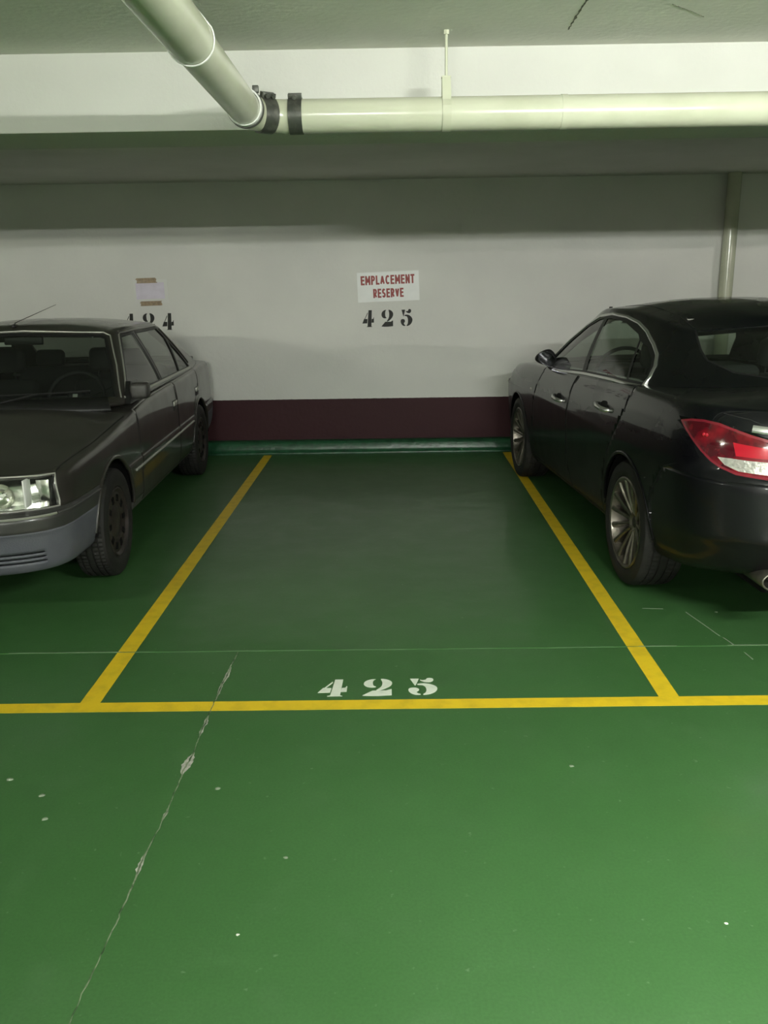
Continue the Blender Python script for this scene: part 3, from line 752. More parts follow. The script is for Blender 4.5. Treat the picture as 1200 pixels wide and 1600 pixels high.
def red_lens():
    m = principled('red_lens', (0.16, 0.004, 0.010), 0.10, 0.0, coat=0.8, coat_rough=0.02)
    nt = m.node_tree; N = nt.nodes; L = nt.links; b = N['Principled BSDF']
    tc = N.new('ShaderNodeTexCoord'); v = N.new('ShaderNodeTexNoise'); v.inputs['Scale'].default_value = 11; v.inputs['Detail'].default_value = 3
    L.new(tc.outputs['Object'], v.inputs['Vector'])
    mr = N.new('ShaderNodeMapRange'); mr.inputs[1].default_value = 0.42; mr.inputs[2].default_value = 0.62
    L.new(v.outputs['Fac'], mr.inputs[0]); mx = N.new('ShaderNodeMix'); mx.data_type = 'RGBA'
    mx.inputs['A'].default_value = (0.060, 0.002, 0.007, 1); mx.inputs['B'].default_value = (0.17, 0.005, 0.012, 1)
    L.new(mr.outputs[0], mx.inputs['Factor']); L.new(mx.outputs['Result'], b.inputs['Base Color']); return m
CM['red'] = red_lens()
CM['red_bright'] = principled('bright_red_lens', (0.42, 0.008, 0.022), 0.12, 0.0, coat=0.8, coat_rough=0.02)
CM['red_rim'] = principled('red_lens_rim', (0.17, 0.012, 0.022), 0.2, 0.0, coat=0.5)
CM['white_lens'] = noisy(principled('clear_lens', (0.55, 0.53, 0.48), 0.12, 0.35, coat=0.9, coat_rough=0.02), (0.38, 0.37, 0.34), 26, 3, 0.42, 0.62, bump=0.5, bump_scale=60)
CM['sticker'] = principled('sticker', (0.65, 0.66, 0.60), 0.6)

def wheel(par, x, y, R, W, rim_r, side, style, steer=0.0):
    """side = +1 left, -1 right; built with its outer face towards +Y then turned"""
    w = bpy.data.objects.new('wheel', None); COL.objects.link(w); w.parent = par
    w.location = (x, y * side, R); w.rotation_euler = (0, 0, steer + (0 if side > 0 else PI)); w.empty_display_size = .1
    h = W / 2
    bm = bmesh.new()
    prof = [(-h * .80, rim_r), (-h * .98, rim_r + .02), (-h * 1.02, R - .05), (-h * .93, R - .015), (-h * .80, R - .003)]
    g = [-.55, -.18, .18, .55]
    for c in g: prof += [(h * (c - .045), R), (h * (c - .04), R - .008), (h * (c + .04), R - .008), (h * (c + .045), R)]
    prof += [(h * .80, R - .003), (h * .93, R - .015), (h * 1.02, R - .05), (h * 1.0, rim_r + .03), (h * .94, rim_r + .012), (h * .80, rim_r)]
    def tread(a, r, k):
        if r > R - .006 and abs(a) > h * .2: return -.004 if k % 2 else 0
        return 0
    add_lathe(bm, prof, 144, 'Y', tread); sharp(obj('tyre', bm, CM['tyre'], w, True), 30)
    bm = bmesh.new()
    if style == 'multispoke':
        add_lathe(bm, [(h * .80, rim_r + .004), (h * .92, rim_r + .006), (h * .95, rim_r - .002), (h * .90, rim_r - .012), (h * .55, rim_r - .020), (-h * .5, rim_r - .03), (-h * .85, rim_r - .015), (-h * .85, rim_r)], 96)
        n = 15
        for k in range(n):
            a = 2 * PI * k / n + .1; ca, sa = math.cos(a), math.sin(a)
            st = [(.045, .013, h * .50, h * .22), (.085, .010, h * .60, h * .30), (.14, .0105, h * .72, h * .42), (.19, .013, h * .82, h * .5), (rim_r - .008, .018, h * .89, h * .55)]
            rg = []
            for (r, hw, yo, yi) in st:
                q = []
                for (s, yy, ww) in ((-1, yi, 1.0), (-1, yo - .008, 1.0), (-.45, yo, 1), (.45, yo, 1), (1, yo - .008, 1.0), (1, yi, 1.0)):
                    t = s * hw * ww; q.append(bm.verts.new((r * ca - t * sa, yy, r * sa + t * ca)))
                rg.append(q)
            for i in range(len(rg) - 1):
                for j in range(6): bm.faces.new((rg[i][j], rg[i][(j + 1) % 6], rg[i + 1][(j + 1) % 6], rg[i + 1][j]))
            bm.faces.new(rg[0]); bm.faces.new(rg[-1])
        bmesh.ops.recalc_face_normals(bm, faces=bm.faces[:])
        b2 = bmesh.new(); add_lathe(b2, [(h * .18, .0), (h * .18, .06), (h * .46, .062), (h * .52, .05), (h * .40, .034), (h * .40, 0.0)], 48); me_ = bpy.data.meshes.new('t'); b2.to_mesh(me_); b2.free(); bm.from_mesh(me_); bpy.data.meshes.remove(me_)
        rim = sharp(obj('rim', bm, CM['alloy'], w, True), 32)
        bm = bmesh.new(); add_lathe(bm, [(h * .40, .0), (h * .47, .0), (h * .47, .024), (h * .44, .030), (h * .38, .031)], 32); sharp(obj('centre_cap', bm, CM['dark_metal'], rim, True), 30)
    else:
        add_lathe(bm, [(h * .80, rim_r + .004), (h * .92, rim_r + .005), (h * .94, rim_r - .004), (h * .86, rim_r - .012), (h * .78, rim_r - .02), (h * .82, .13), (h * .72, .095), (h * .80, .06), (h * .84, .045), (h * .84, 0.0)], 96)
        add_lathe(bm, [(h * .75, rim_r - .012), (-h * .85, rim_r - .02), (-h * .85, rim_r)], 64)
        rim = sharp(obj('wheel_cover', bm, CM['hubcap'], w, True), 25)
        for k in range(10):
            a = 2 * PI * k / 10; bm = bmesh.new()
            add_box(bm, (.118, h * .79, -.016), (.158, h * .86, .016), .003)
            for v in bm.verts: v.co = Matrix.Rotation(a, 3, 'Y') @ v.co
            obj('slot', bm, CM['well'], rim)
    bm = bmesh.new(); add_lathe(bm, [(-h * .1, 0), (-h * .1, .13), (h * .02, .13), (h * .02, 0)], 48); obj('brake_disc', bm, CM['dark_metal'], w, True)
    return w

def seat(par, x, y, z, mat, s=1.0, name='seat', wd=.5):
    """seat with cushion, back and headrest, facing forward"""
    e = bpy.data.objects.new(name, None); COL.objects.link(e); e.parent = par; e.location = (x, y, z); e.empty_display_size = .05
    def part(nm, lo, hi, bev, rot=0, piv=(0, 0, 0)):
        bm = bmesh.new(); Mx = Matrix.Translation(piv) @ Matrix.Rotation(rot, 4, 'Y') @ Matrix.Translation([-c for c in piv])
        add_box(bm, lo, hi, bev, 4, Mx); obj(nm, bm, mat, e, True)
    hw = wd / 2
    part('cushion', (-.25, -hw, 0), (.27, hw, .15), .05)
    part('backrest', (-.30, -hw * .96, .08), (-.17, hw * .96, .62), .055, -.28, (-.22, 0, .1))
    if wd < .8:
        part('headrest', (-.29, -.13, .67), (-.19, .13, .85), .045, -.25, (-.22, 0, .1))
        bm = bmesh.new()
        for q in (-.06, .06): add_tube(bm, [(-.36, q, .58), (-.38, q, .70)], .007, 8)
        obj('headrest_post', bm, mat, e)
    else:
        for q in (-.36, .36):
            bm = bmesh.new(); Mx = Matrix.Translation((-.22, 0, .1)) @ Matrix.Rotation(-.25, 4, 'Y') @ Matrix.Translation((.22, 0, -.1))
            add_box(bm, (-.29, q - .12, .62), (-.20, q + .12, .76), .04, 4, Mx); obj('headrest', bm, mat, e, True)
    return e

def wheel_arch(par, x, R, yo, yi, mat, zb=.12):
    """dark liner behind a wheel opening"""
    bm = bmesh.new(); n = 28; P1, P2 = [], []
    for i in range(n + 1):
        a = math.radians(2 + 176 * i / n); c = (x + R * math.cos(a), R_AX + R * math.sin(a))
        P1.append(bm.verts.new((c[0], yo, c[1]))); P2.append(bm.verts.new((c[0], yi, c[1])))
    for i in range(n): bm.faces.new((P1[i], P1[i + 1], P2[i + 1], P2[i]))
    cc = bm.verts.new((x, yi, R_AX))
    for i in range(n): bm.faces.new((P2[i], P2[i + 1], cc))
    bmesh.ops.recalc_face_normals(bm, faces=bm.faces[:]); both('wheel_arch_liner', bm, mat, par, True)

def steering(par, x, y, z, tilt=.45, badge=True):
    bm = bmesh.new(); pts = [(0, .185 * math.cos(a), .185 * math.sin(a)) for a in [2 * PI * i / 40 for i in range(41)]]
    add_tube(bm, pts, .014, 10, False)
    add_box(bm, (-.02, -.06, -.06), (.03, .06, .05), .02); add_box(bm, (-.008, -.18, -.02), (.01, .18, .02), .005); add_box(bm, (-.008, -.02, -.18), (.01, .02, 0), .005)
    Mx = Matrix.Translation((x, y, z)) @ Matrix.Rotation(-tilt, 4, 'Y')
    for v in bm.verts: v.co = Mx @ v.co
    o = obj('steering_wheel', bm, CM['dash'], par, True)
    if badge:
        bm = bmesh.new(); add_box(bm, (.03, -.016, -.016), (.034, .016, .018), .001)
        for v in bm.verts: v.co = Mx @ v.co
        obj('hub_badge', bm, CM['sticker'], o, False, 'pale square badge on the steering wheel')
    return o

def circ(cx, cz, r, a0=-40, a1=220, n=28, sx=1.0):
    return [(cx + sx * r * math.cos(math.radians(a0 + (a1 - a0) * i / n)), cz + r * math.sin(math.radians(a0 + (a1 - a0) * i / n))) for i in range(n + 1)]

def build_shell(S):
    """S: shape description. Returns lower shell, greenhouse shell (left halves) and their trees"""
    sh = mono(S['shoulder']); bot = mono(S['bottom']); wm = mono(S['wm']); zc = mono(S['zc'])
    rings = []
    for (zt, wd, xf, xr) in S['rows']:
        X, Y = plan(xf, xr, lambda q: wd * wm(q), S['cf'], S['nf'], S['cr'], S['nr'])
        b, s = bot(X), sh(X)
        if zt[0] == 'a': Z = np.minimum(np.maximum(zt[1], b + zt[2]) + (S['side_lift'](X) if 'side_lift' in S else 0) * 0, s - .02)
        elif zt[0] == 'b': Z = b + zt[1]
        else:
            zr = np.minimum(S['zref'], s - .04); Z = zr + (s - zr) * zt[1]
        rings.append(np.stack([X, Y, Z], 1))
    ed = rings[-1]; Xe, Ye, Ze = ed.T
    for t, dx in ((.05, .012), (.14, .03), (.35, .05), (.7, .06), (1.0, .06)):
        Y = Ye * (1 - t); xm = (S['rows'][-1][3] + S['rows'][-1][2]) / 2; X = xm + (Xe - xm) * (1 - dx / (S['rows'][-1][2] - xm))
        H = zc(X) + (Ze - zc(X)) * np.abs(1 - t) ** 2.6
        rings.append(np.stack([X, Y, H], 1))
    low = shell_bm(densify(rings, 5))
    g = S['gh']; gb = mono(g['zb'])
    Xb, Yb = plan(g['xf0'], g['xr0'], mono(g['w0']), g['cf0'], g['nf0'], g['cr0'], g['nr0'])
    Zb = gb(Xb)
    Xt, Yt = plan(g['xf1'], g['xr1'], mono(g['w1']), g['cf1'], g['nf1'], g['cr1'], g['nr1'])
    Zt = mono(g['zt'])(Xt); zr = mono(g['zroof'])
    R = []
    for s in (0, .15, .35, .55, .75, .9, 1.0):
        bl = g['bulge'] * 4 * s * (1 - s)
        yy = Yb + (Yt - Yb) * s; side = np.clip(yy / max(Yb.max(), .1), 0, 1) ** 3
        fb = g.get('fbulge', .0) * 4 * s * (1 - s)
        xx = Xb + (Xt - Xb) * s
        ex = np.sign(xx - (g['xf1'] + g['xr1']) / 2) * (1 - side) * fb
        R.append(np.stack([xx + ex, yy + bl * side, Zb + (Zt - Zb) * s + (1 - side) * 0], 1))
    for t, dx in ((.06, .02), (.16, .05), (.4, .10), (.7, .13), (1.0, .14)):
        xm = (g['xr1'] + g['xf1']) / 2; X = xm + (Xt - xm) * (1 - dx / (g['xf1'] - xm)); Y = Yt * (1 - t)
        H = zr(X) + (Zt - zr(X)) * np.abs(1 - t) ** 2.2
        R.append(np.stack([X, Y, H], 1))
    up = shell_bm(densify(R, 6))
    return low, up, BVHTree.FromBMesh(low), BVHTree.FromBMesh(up)
SIDE = lambda c, n: c.y > .15 and n.y > .12
TOP = lambda c, n: n.z > .25
FRONT = lambda c, n: n.x > .15
REAR = lambda c, n: n.x < -.12

REN = dict(
    shoulder=[(2.20, .742), (1.9, .772), (1.5, .80), (.9, .855), (.3, .895), (-.5, .91), (-1.3, .925), (-2.0, .935), (-2.35, .925)],
    bottom=[(2.3, .265), (1.8, .27), (1.2, .255), (-1.2, .255), (-1.8, .28), (-2.35, .32)],
    wm=[(-2.4, .95), (-1.8, .985), (-1.0, 1), (1.2, 1), (1.7, .985), (2.1, .955), (2.33, .93)],
    zc=[(2.17, .765), (1.9, .80), (1.5, .85), (1.0, .925), (.7, .94), (-1.8, .96), (-2.05, .965), (-2.3, .955)],
    zref=.62, cf=.36, nf=3.2, cr=.30, nr=3.2,
    rows=[(('b', 0), .80, 2.20, -2.30), (('b', .02), .835, 2.25, -2.34), (('b', .12), .865, 2.285, -2.37), (('a', .485, .15), .872, 2.315, -2.385),
          (('a', .50, .16), .873, 2.330, -2.40), (('a', .563, .20), .875, 2.335, -2.40), (('a', .574, .21), .870, 2.322, -2.385), (('a', .585, .22), .868, 2.262, -2.35),
          (('a', .602, .24), .868, 2.238, -2.345), (('f', .35), .867, 2.228, -2.345), (('f', .7), .862, 2.215, -2.33), (('f', .93), .852, 2.195, -2.31), (('f', 1), .835, 2.175, -2.30)],
    gh=dict(xf0=.98, xr0=-2.02, w0=[(1.0, .76), (.7, .80), (0, .815), (-1.2, .815), (-2.0, .77)], cf0=.30, nf0=2.8, cr0=.35, nr0=3.0,
            zb=[(1.0, .93), (.6, .905), (0, .915), (-1.2, .922), (-2.0, .962)],
            xf1=.22, xr1=-1.05, w1=[(.2, .575), (-.3, .62), (-1.05, .60)], cf1=.13, nf1=3.2, cr1=.13, nr1=3.0,
            zt=[(.22, 1.325), (-.1, 1.345), (-.8, 1.345), (-1.05, 1.325)], zroof=[(.22, 1.35), (0, 1.38), (-.35, 1.402), (-.8, 1.39), (-1.05, 1.36)], bulge=.022, fbulge=.02))
INS = dict(
    shoulder=[(2.34, .76), (2.1, .85), (1.7, .925), (1.3, .965), (.8, .985), (0, 1.01), (-.8, 1.045), (-1.4, 1.07), (-1.9, 1.075), (-2.5, 1.06)],
    bottom=[(2.3, .22), (1.8, .20), (1.0, .20), (-.7, .215), (-1.6, .24), (-1.9, .275), (-2.3, .335), (-2.5, .345)],
    wm=[(-2.5, .95), (-2.0, .985), (-1.4, 1.0), (-.6, .982), (.3, .98), (1.3, .995), (1.8, .975), (2.34, .92)],
    zc=[(2.2, .83), (1.9, .92), (1.4, .99), (1.0, 1.02), (-1.7, 1.12), (-2.1, 1.125), (-2.38, 1.10)],
    zref=.70, cf=.55, nf=2.6, cr=.55, nr=3.0,
    rows=[(('b', 0), .80, 2.20, -2.34), (('b', .03), .855, 2.26, -2.41), (('b', .14), .895, 2.31, -2.475), (('a', .53, .2), .918, 2.34, -2.492),
          (('a', .70, .3), .926, 2.335, -2.488), (('a', .775, .33), .928, 2.32, -2.478), (('f', .30), .926, 2.28, -2.448), (('f', .62), .915, 2.21, -2.432),
          (('f', .88), .890, 2.14, -2.405), (('f', 1), .862, 2.08, -2.375)],
    gh=dict(xf0=1.22, xr0=-1.90, w0=[(1.2, .76), (.9, .83), (.2, .855), (-1.0, .86), (-1.9, .72)], cf0=.42, nf0=2.5, cr0=.60, nr0=2.7,
            zb=[(1.2, 1.01), (.8, .965), (0, .99), (-1.2, 1.05), (-1.9, 1.115)],
            xf1=.40, xr1=-1.22, w1=[(.4, .56), (0, .61), (-.3, .625), (-.9, .595), (-1.2, .53)], cf1=.18, nf1=2.8, cr1=.20, nr1=2.8,
            zt=[(.40, 1.372), (0, 1.43), (-.4, 1.435), (-.9, 1.39), (-1.22, 1.325)], zroof=[(.40, 1.39), (0, 1.468), (-.4, 1.500), (-.8, 1.480), (-1.22, 1.37)], bulge=.03, fbulge=.03))

ANY = lambda c, n: True
def closed(p): return list(p) + [p[0]]
def inset(poly, d):
    """push the outline outwards by d (negative = inwards)"""
    n = len(poly); out = []; area = sum(poly[i][0] * poly[(i + 1) % n][1] - poly[(i + 1) % n][0] * poly[i][1] for i in range(n)); sg = 1 if area > 0 else -1
    for i in range(n):
        a, b, c = [Vector((*poly[j % n],)) for j in (i - 1, i, i + 1)]
        e1 = (b - a).normalized(); e2 = (c - b).normalized(); n1 = Vector((e1.y, -e1.x)) * sg; n2 = Vector((e2.y, -e2.x)) * sg
        m = (n1 + n2); m.normalize(); k = max(.35, m.dot(n1)); q = b + m * (d / k); out.append((q.x, q.y))
    return out
def ribs(name, bvh, lines, kind, wd, ht, mat, par, two=True, label=None, step=.02):
    for ln in lines:
        sp = surf_pts(bvh, ln, kind, step)
        if len(sp) < 2: continue
        bm = bmesh.new()
        if name == 'panel_gap': add_tube(bm, [p - n_ * (wd * .30) for p, n_ in sp], wd * .5, 8)
        else: ribbon(bm, sp, wd, ht)
        if two: both(name, bm, mat, par, True, label, None, 50)
        else: sharp(obj(name, bm, mat, par, True, label), 50)
def box_part(name, par, lo, hi, mat, bev=.004, M_=None, seg=2, label=None, smooth=True):
    bm = bmesh.new(); add_box(bm, lo, hi, bev, seg, M_); return obj(name, bm, mat, par, smooth, label)

# ------------------------------------------------------------------ grey saloon, nose towards the viewer
def make_grey_saloon():
    global R_AX
    R_AX = .31
    T = thing('parked_car', 'dusty dark grey old saloon on the left, nose towards the viewer', 'car', (-2.47, 6.08, 0), math.radians(-88.1))
    low, up, BL, BU = build_shell(REN)
    P, G = CM['paint_grey'], CM['glass_side']
    # wheel openings
    for sx in (1.36, -1.36):
        bmesh.ops.delete(low, geom=cut(low, [(sx - .385, .0)] + circ(sx, .31, .365, 184, -4, 26)[0:0] + [(sx - .385 + .02, .31)] + [(sx - .365 * math.cos(math.radians(a)), .31 + .365 * math.sin(math.radians(a))) for a in range(10, 171, 8)] + [(sx + .365, .31), (sx + .385, .0)], 'side', lambda c, n: c.y > .55), context='FACES')
        wheel_arch(T, sx, .375, .86, .56, CM['well'])
    # deck under the cabin opened up
    bmesh.ops.delete(low, geom=cut(low, [(.86, -.02), (.86, .60), (.66, .74), (-1.60, .74), (-1.70, -.02)], 'top', TOP), context='FACES')
    # head lamp
    hl = [(.30, .600), (.30, .741), (.772, .737), (.790, .597)]
    F = cut(low, hl, 'front', lambda c, n: c.x > 1.9 and n.x > .1)
    lens = take(low, F, 0.0, False); refl = take(low, F, -.055, True)
    both('headlight', lens, CM['lamp_glass'], T, False, 'square headlight glass')
    hl_objs = [o for o in T.children if o.name.startswith('headlight')]
    for o in hl_objs:
        s = 1 if np.mean([v.co.y for v in o.data.vertices]) > 0 else -1
        rb = refl.copy() if s > 0 else flip_y(refl); obj('reflector', rb, CM['reflector'], o)
        for (yy, zz, rr, nm) in ((.42, .668, .058, 'lamp_bowl'), (.575, .668, .060, 'lamp_bowl')):
            bm = bmesh.new(); add_lathe(bm, [(0.0, 0.012), (.004, .03), (.016, .046), (.036, rr)], 32, 'X'); bmesh.ops.translate(bm, verts=bm.verts[:], vec=(2.165 + (.575 - yy) * .10, yy * s, zz)); sharp(obj(nm, bm, CM['reflector'], o, True))
            bm = bmesh.new(); add_tube(bm, [(2.165, yy * s, zz), (2.205, yy * s, zz)], .008, 12); obj('bulb', bm, CM['sticker'], o, True)
        box_part('divider', o, (2.09, s * .668 - .004, .602), (2.172, s * .668 + .004, .735), CM['fixture_'] if 'fixture_' in CM else M['fixture'], .001)
        box_part('indicator_reflector', o, (2.055, min(s * .69, s * .755), .615), (2.075, max(s * .69, s * .755), .72), CM['reflector'], .004)
    refl.free()
    ribs('headlight_bezel', BL, [closed(inset(hl, .006))], 'front', .008, .005, CM['chrome_dull'], T, True, 'thin bright bezel')
    # grille
    gr = [(-.02, .605), (-.02, .735), (.285, .737), (.285, .603)]
    g = take(low, cut(low, gr, 'front', lambda c, n: c.x > 1.9 and n.x > .1), -.02)
    mirror_y(g); obj('grille', g, CM['trim_black'], T, True)
    gp = T.children[-1]
    for k in range(5): box_part('slat', gp, (2.215, -.28, .622 + k * .024), (2.235, .28, .630 + k * .024), CM['trim_black'], .002)
    # bumpers
    for nm, x0, x1 in (('front_bumper', 1.60, 2.6), ('rear_bumper', -2.6, -1.74)):
        F = cut(low, [(x0, -.1), (x0, .498), (x1, .498), (x1, -.1)], 'side', ANY); b = take(low, F)
        if nm == 'front_bumper':
            sl = []
            for k in range(3):
                z0 = .392 - k * .0235; F = cut(b, [(-.02, z0), (-.02, z0 - .010), (.735, z0 - .012), (.735, z0 - .002)], 'front', lambda c, n: c.x > 1.9 and n.x > .1)
                s_ = take(b, F, -.012); mirror_y(s_); sl.append(s_)
        mirror_y(b); o = solid(obj(nm, b, CM['bumper_grey'], T, True, 'matt blue-grey plastic bumper'), .012)
        if nm == 'front_bumper':
            for s_ in sl: obj('air_slot', s_, CM['well'], o)
        F = cut(low, [(x0, .498), (x0, .588), (x1, .588), (x1, .498)], 'side', ANY); b = take(low, F); mirror_y(b)
        solid(obj(nm + '_band', b, CM['bumper_band'], T, True, 'smooth dark bumper band'), .012)
    ribs('bumper_strip', BL, [[(0, .569), (.70, .569), (.80, .569)]], 'front', .010, .009, CM['chrome_dull'], T, True, 'thin bright strip on the bumper')
    ribs('bumper_strip', BL, [[(2.14, .569), (1.62, .569)]], 'side', .009, .007, CM['trim_grey'], T)
    # bonnet
    hood = [(2.30, -.02), (2.30, .50), (2.16, .74), (2.04, .775), (1.55, .806), (.93, .820), (.885, .80), (.93, .70), (1.01, .40), (1.035, -.02)]
    h = take(low, cut(low, hood, 'top', lambda c, n: n.z > .35 and c.x > .8)); mirror_y(h); solid(obj('bonnet', h, P, T, True), .012)
    ribs('panel_gap', BL, [[(2.10, .765), (2.04, .780), (1.55, .811), (.93, .826)]], 'top', .010, .0012, CM['gap'], T)
    ribs('panel_gap', BL, [[(0, .752), (.60, .752), (.76, .745)]], 'front', .006, .0008, CM['gap'], T)
    # doors
    d1 = [(.745, .29), (.745, .60), (.725, .98), (-.425, .98), (-.445, .29)]
    d2 = [(-.455, .29), (-.435, .98), (-1.335, .98), (-1.350, .80), (-1.20, .715), (-1.03, .56), (-.955, .40), (-.935, .29)]
    for nm, poly, hx in (('front_door', d1, -.34), ('rear_door', d2, -1.255)):
        b = take(low, cut(low, poly, 'side', lambda c, n: n.y > .3 and c.y > .5))
        for o, s in zip(both(nm, b, P, T, True, None, .012), (1, -1)):
            y0 = BL.ray_cast(Vector((hx, 3, .75)), Vector((0, -1, 0)))[0].y
            box_part('door_handle', o, (hx - .065, min(s * (y0 - .01), s * (y0 + .005)), .715), (hx + .065, max(s * (y0 - .01), s * (y0 + .005)), .787), CM['trim_black'], .003)
            box_part('handle_plate', o, (hx - .060, min(s * (y0), s * (y0 + .011)), .750), (hx + .060, max(s * (y0), s * (y0 + .011)), .784), CM['chrome_dull'], .002, label='pale metal handle plate')
        ribs('panel_gap', BL, [poly[1:-1] if nm == 'rear_door' else poly], 'side', .006, .0008, CM['gap'], T)
    ribs('side_moulding', BL, [[(.93, .522), (.755, .523)], [(.735, .523), (-.43, .528)], [(-.46, .528), (-.99, .532)]], 'side', .013, .010, CM['chrome_dull'], T, True, 'thin pale side moulding')
    b = take(low, cut(low, [(1.0, -.1), (1.0, .33), (-1.0, .33), (-1.0, -.1)], 'side', SIDE)); both('sill', b, CM['trim_grey'], T, True, 'dull dark sill', .02)
    # arch lips
    for sx in (1.36, -1.36):
        ribs('arch_lip', BL, [[(sx - .372 * math.cos(math.radians(a)), .31 + .372 * math.sin(math.radians(a))) for a in range(4, 177, 5)]], 'side', .022, .010, P, T, step=.05)
    mirror_y(low); solid(obj('body_shell', low, P, T, True), .012)
    # greenhouse: panes
    panes = [('front_door_window', [(.635, .957), (.075, 1.287), (-.17, 1.295), (-.205, .957)]), ('rear_door_window', [(-.262, .957), (-.238, 1.295), (-.925, 1.292), (-1.012, 1.215), (-.880, .957)]),
             ('quarter_window', [(-.912, .957), (-1.040, 1.185), (-1.300, .957)])]
    for nm, poly in panes:
        b = take(up, cut(up, poly, 'side', SIDE), -.006); both(nm, b, G, T, True)
    for nm, poly in panes: ribs('window_seal', BU, [closed(inset(poly, .008))], 'side', .020, .003, CM['trim_black'], T)
    ws = [(-.02, .968), (.60, .955), (.742, .955), (.662, 1.12), (.562, 1.292), (.53, 1.308), (-.02, 1.326)]
    b = take(up, cut(up, ws, 'front', lambda c, n: c.x > 0 and n.x > .1), -.004); mirror_y(b); wso = obj('windscreen', b, CM['glass_old'], T, True)
    ribs('windscreen_seal', BU, [[(0, 1.322), (.525, 1.304), (.565, 1.288), (.665, 1.12), (.745, .955)]], 'front', .022, .003, CM['trim_black'], T)
    ribs('windscreen_trim', BU, [[(0, 1.336), (.54, 1.320), (.585, 1.300), (.684, 1.126), (.768, .945)]], 'front', .009, .006, CM['chrome_dull'], T, True, 'thin bright windscreen trim')
    rw = [(-.02, 1.005), (.56, 1.005), (.615, 1.03), (.515, 1.285), (.49, 1.300), (-.02, 1.312)]
    b = take(up, cut(up, rw, (Vector((0, 1, 0)), Vector((0, 0, 1))), lambda c, n: c.x < -.9 and n.x < -.05), -.004); mirror_y(b); obj('rear_window', b, CM['glass_old'], T, True)
    ribs('rear_window_seal', BU, [closed([(.0, 1.0)] + inset(rw, .006)[1:5] + [(0, 1.318)])[0:0] or inset(rw, .008)[1:5]], 'rear', .024, .003, CM['trim_black'], T)
    mirror_y(up); solid(obj('roof_shell', up, P, T, True), .025)
    # bright belt line and door-top rails
    ribs('belt_trim', BU, [[(.700, .940), (-1.325, .945)]], 'side', .020, .008, CM['chrome_dull'], T, True, 'pale metal belt trim')
    ribs('belt_trim', BU, [[(.705, .935), (.655, .965), (.090, 1.305)]], 'side', .010, .008, CM['chrome_dull'], T, True, 'thin pale trim along the windscreen pillar')
    ribs('gutter_rail', BU, [[(.100, 1.312), (-.20, 1.322), (-.90, 1.318), (-1.02, 1.290), (-1.33, .99)]], 'side', .022, .010, CM['paint_grey'], T)
    # cowl, wipers
    bm = bmesh.new(); sp = [(BU.ray_cast(Vector((5, y, .962)), Vector((-1, 0, 0)))[0]) for y in np.linspace(0, .70, 15)]
    V = [[bm.verts.new((p.x + .006, p.y, .962)), bm.verts.new((p.x + .10, p.y * 1.06, .926 - .03 * (p.y / .7) ** 2)), bm.verts.new((p.x + .10, p.y * 1.06, .88)), bm.verts.new((p.x - .05, p.y, .90))] for p in sp]
    for i in range(len(V) - 1):
        for k in range(4): bm.faces.new((V[i][k], V[i][(k + 1) % 4], V[i + 1][(k + 1) % 4], V[i + 1][k]))
    bmesh.ops.recalc_face_normals(bm, faces=bm.faces[:]); mirror_y(bm); obj('cowl_panel', bm, CM['trim_black'], T, True)
    for (y0, y1, z1) in ((.02, .60, .99), (-.62, -.08, .99)):
        wp = bpy.data.objects.new('wiper', None); COL.objects.link(wp); wp.parent = T; wp.empty_display_size = .05
        bm = bmesh.new(); pts = []
        for i in range(9):
            y = y0 + (y1 - y0) * i / 8; z = .985 + .012 * i / 8
            h = BU.ray_cast(Vector((5, abs(y), z)), Vector((-1, 0, 0)))[0]; pts.append(Vector((h.x + .012, y, z)))
        add_tube(bm, pts, .006, 6); obj('wiper_blade', bm, CM['trim_black'], wp)
        bm = bmesh.new(); add_tube(bm, [(1.02, (y0 + y1) / 2 - .22, .95), pts[4] + Vector((.014, 0, .0))], .007, 6); obj('wiper_arm', bm, CM['trim_black'], wp)
    # door mirror (both sides)
    for s in (1, -1):
        mi = bpy.data.objects.new('door_mirror', None); COL.objects.link(mi); mi.parent = T; mi.location = (.62, s * .755, .925); mi.empty_display_size = .05
        bm = bmesh.new(); add_box(bm, (-.045, .05, .0), (.05, .165, .100), .024, 4)
        for v in bm.verts:
            v.co.x += .35 * (v.co.y - .12) * (-.3); v.co.z *= 1 - .8 * max(0, v.co.y - .15) ; v.co.y *= s
        if s < 0: bmesh.ops.reverse_faces(bm, faces=bm.faces[:])
        obj('mirror_housing', bm, CM['trim_dusty'], mi, True)
        bm = bmesh.new(); add_box(bm, (-.05, .062, .012), (-.044, .152, .088), .002)
        for v in bm.verts: v.co.y *= s
        if s < 0: bmesh.ops.reverse_faces(bm, faces=bm.faces[:])
        obj('mirror_glass', bm, CM['chrome'], mi)
        bm = bmesh.new(); add_plate(bm, [(-.14, -.02), (.12, -.02), (.07, .03), (-.05, .105), (-.10, .09)], lambda x, z: (x, s * (.012 + .02 - z * .25), z), lambda x, z: (x, s * (.065 - z * .25), z)); obj('mirror_foot', bm, CM['trim_black'], mi)
    # rear lip spoiler, lamps
    bm = bmesh.new(); add_box(bm, (-2.20, -.70, .955), (-1.98, .70, .985), .012, 3)
    for v in bm.verts: v.co.x += .12 * (v.co.y / .7) ** 2; v.co.z += .012 * (1 if v.co.x < -2.1 else 0)
    obj('tailgate_lip', bm, CM['trim_black'], T, True)
    # aerial
    a0 = Vector((.10, -.085, 1.368)); bm = bmesh.new(); add_tube(bm, [a0, a0 + Vector((-.02, 0, .02)), Vector((-.80, -.095, 1.492))], [.006, .003, .0018], 8); ae = obj('roof_aerial', bm, CM['trim_black'], T, True)
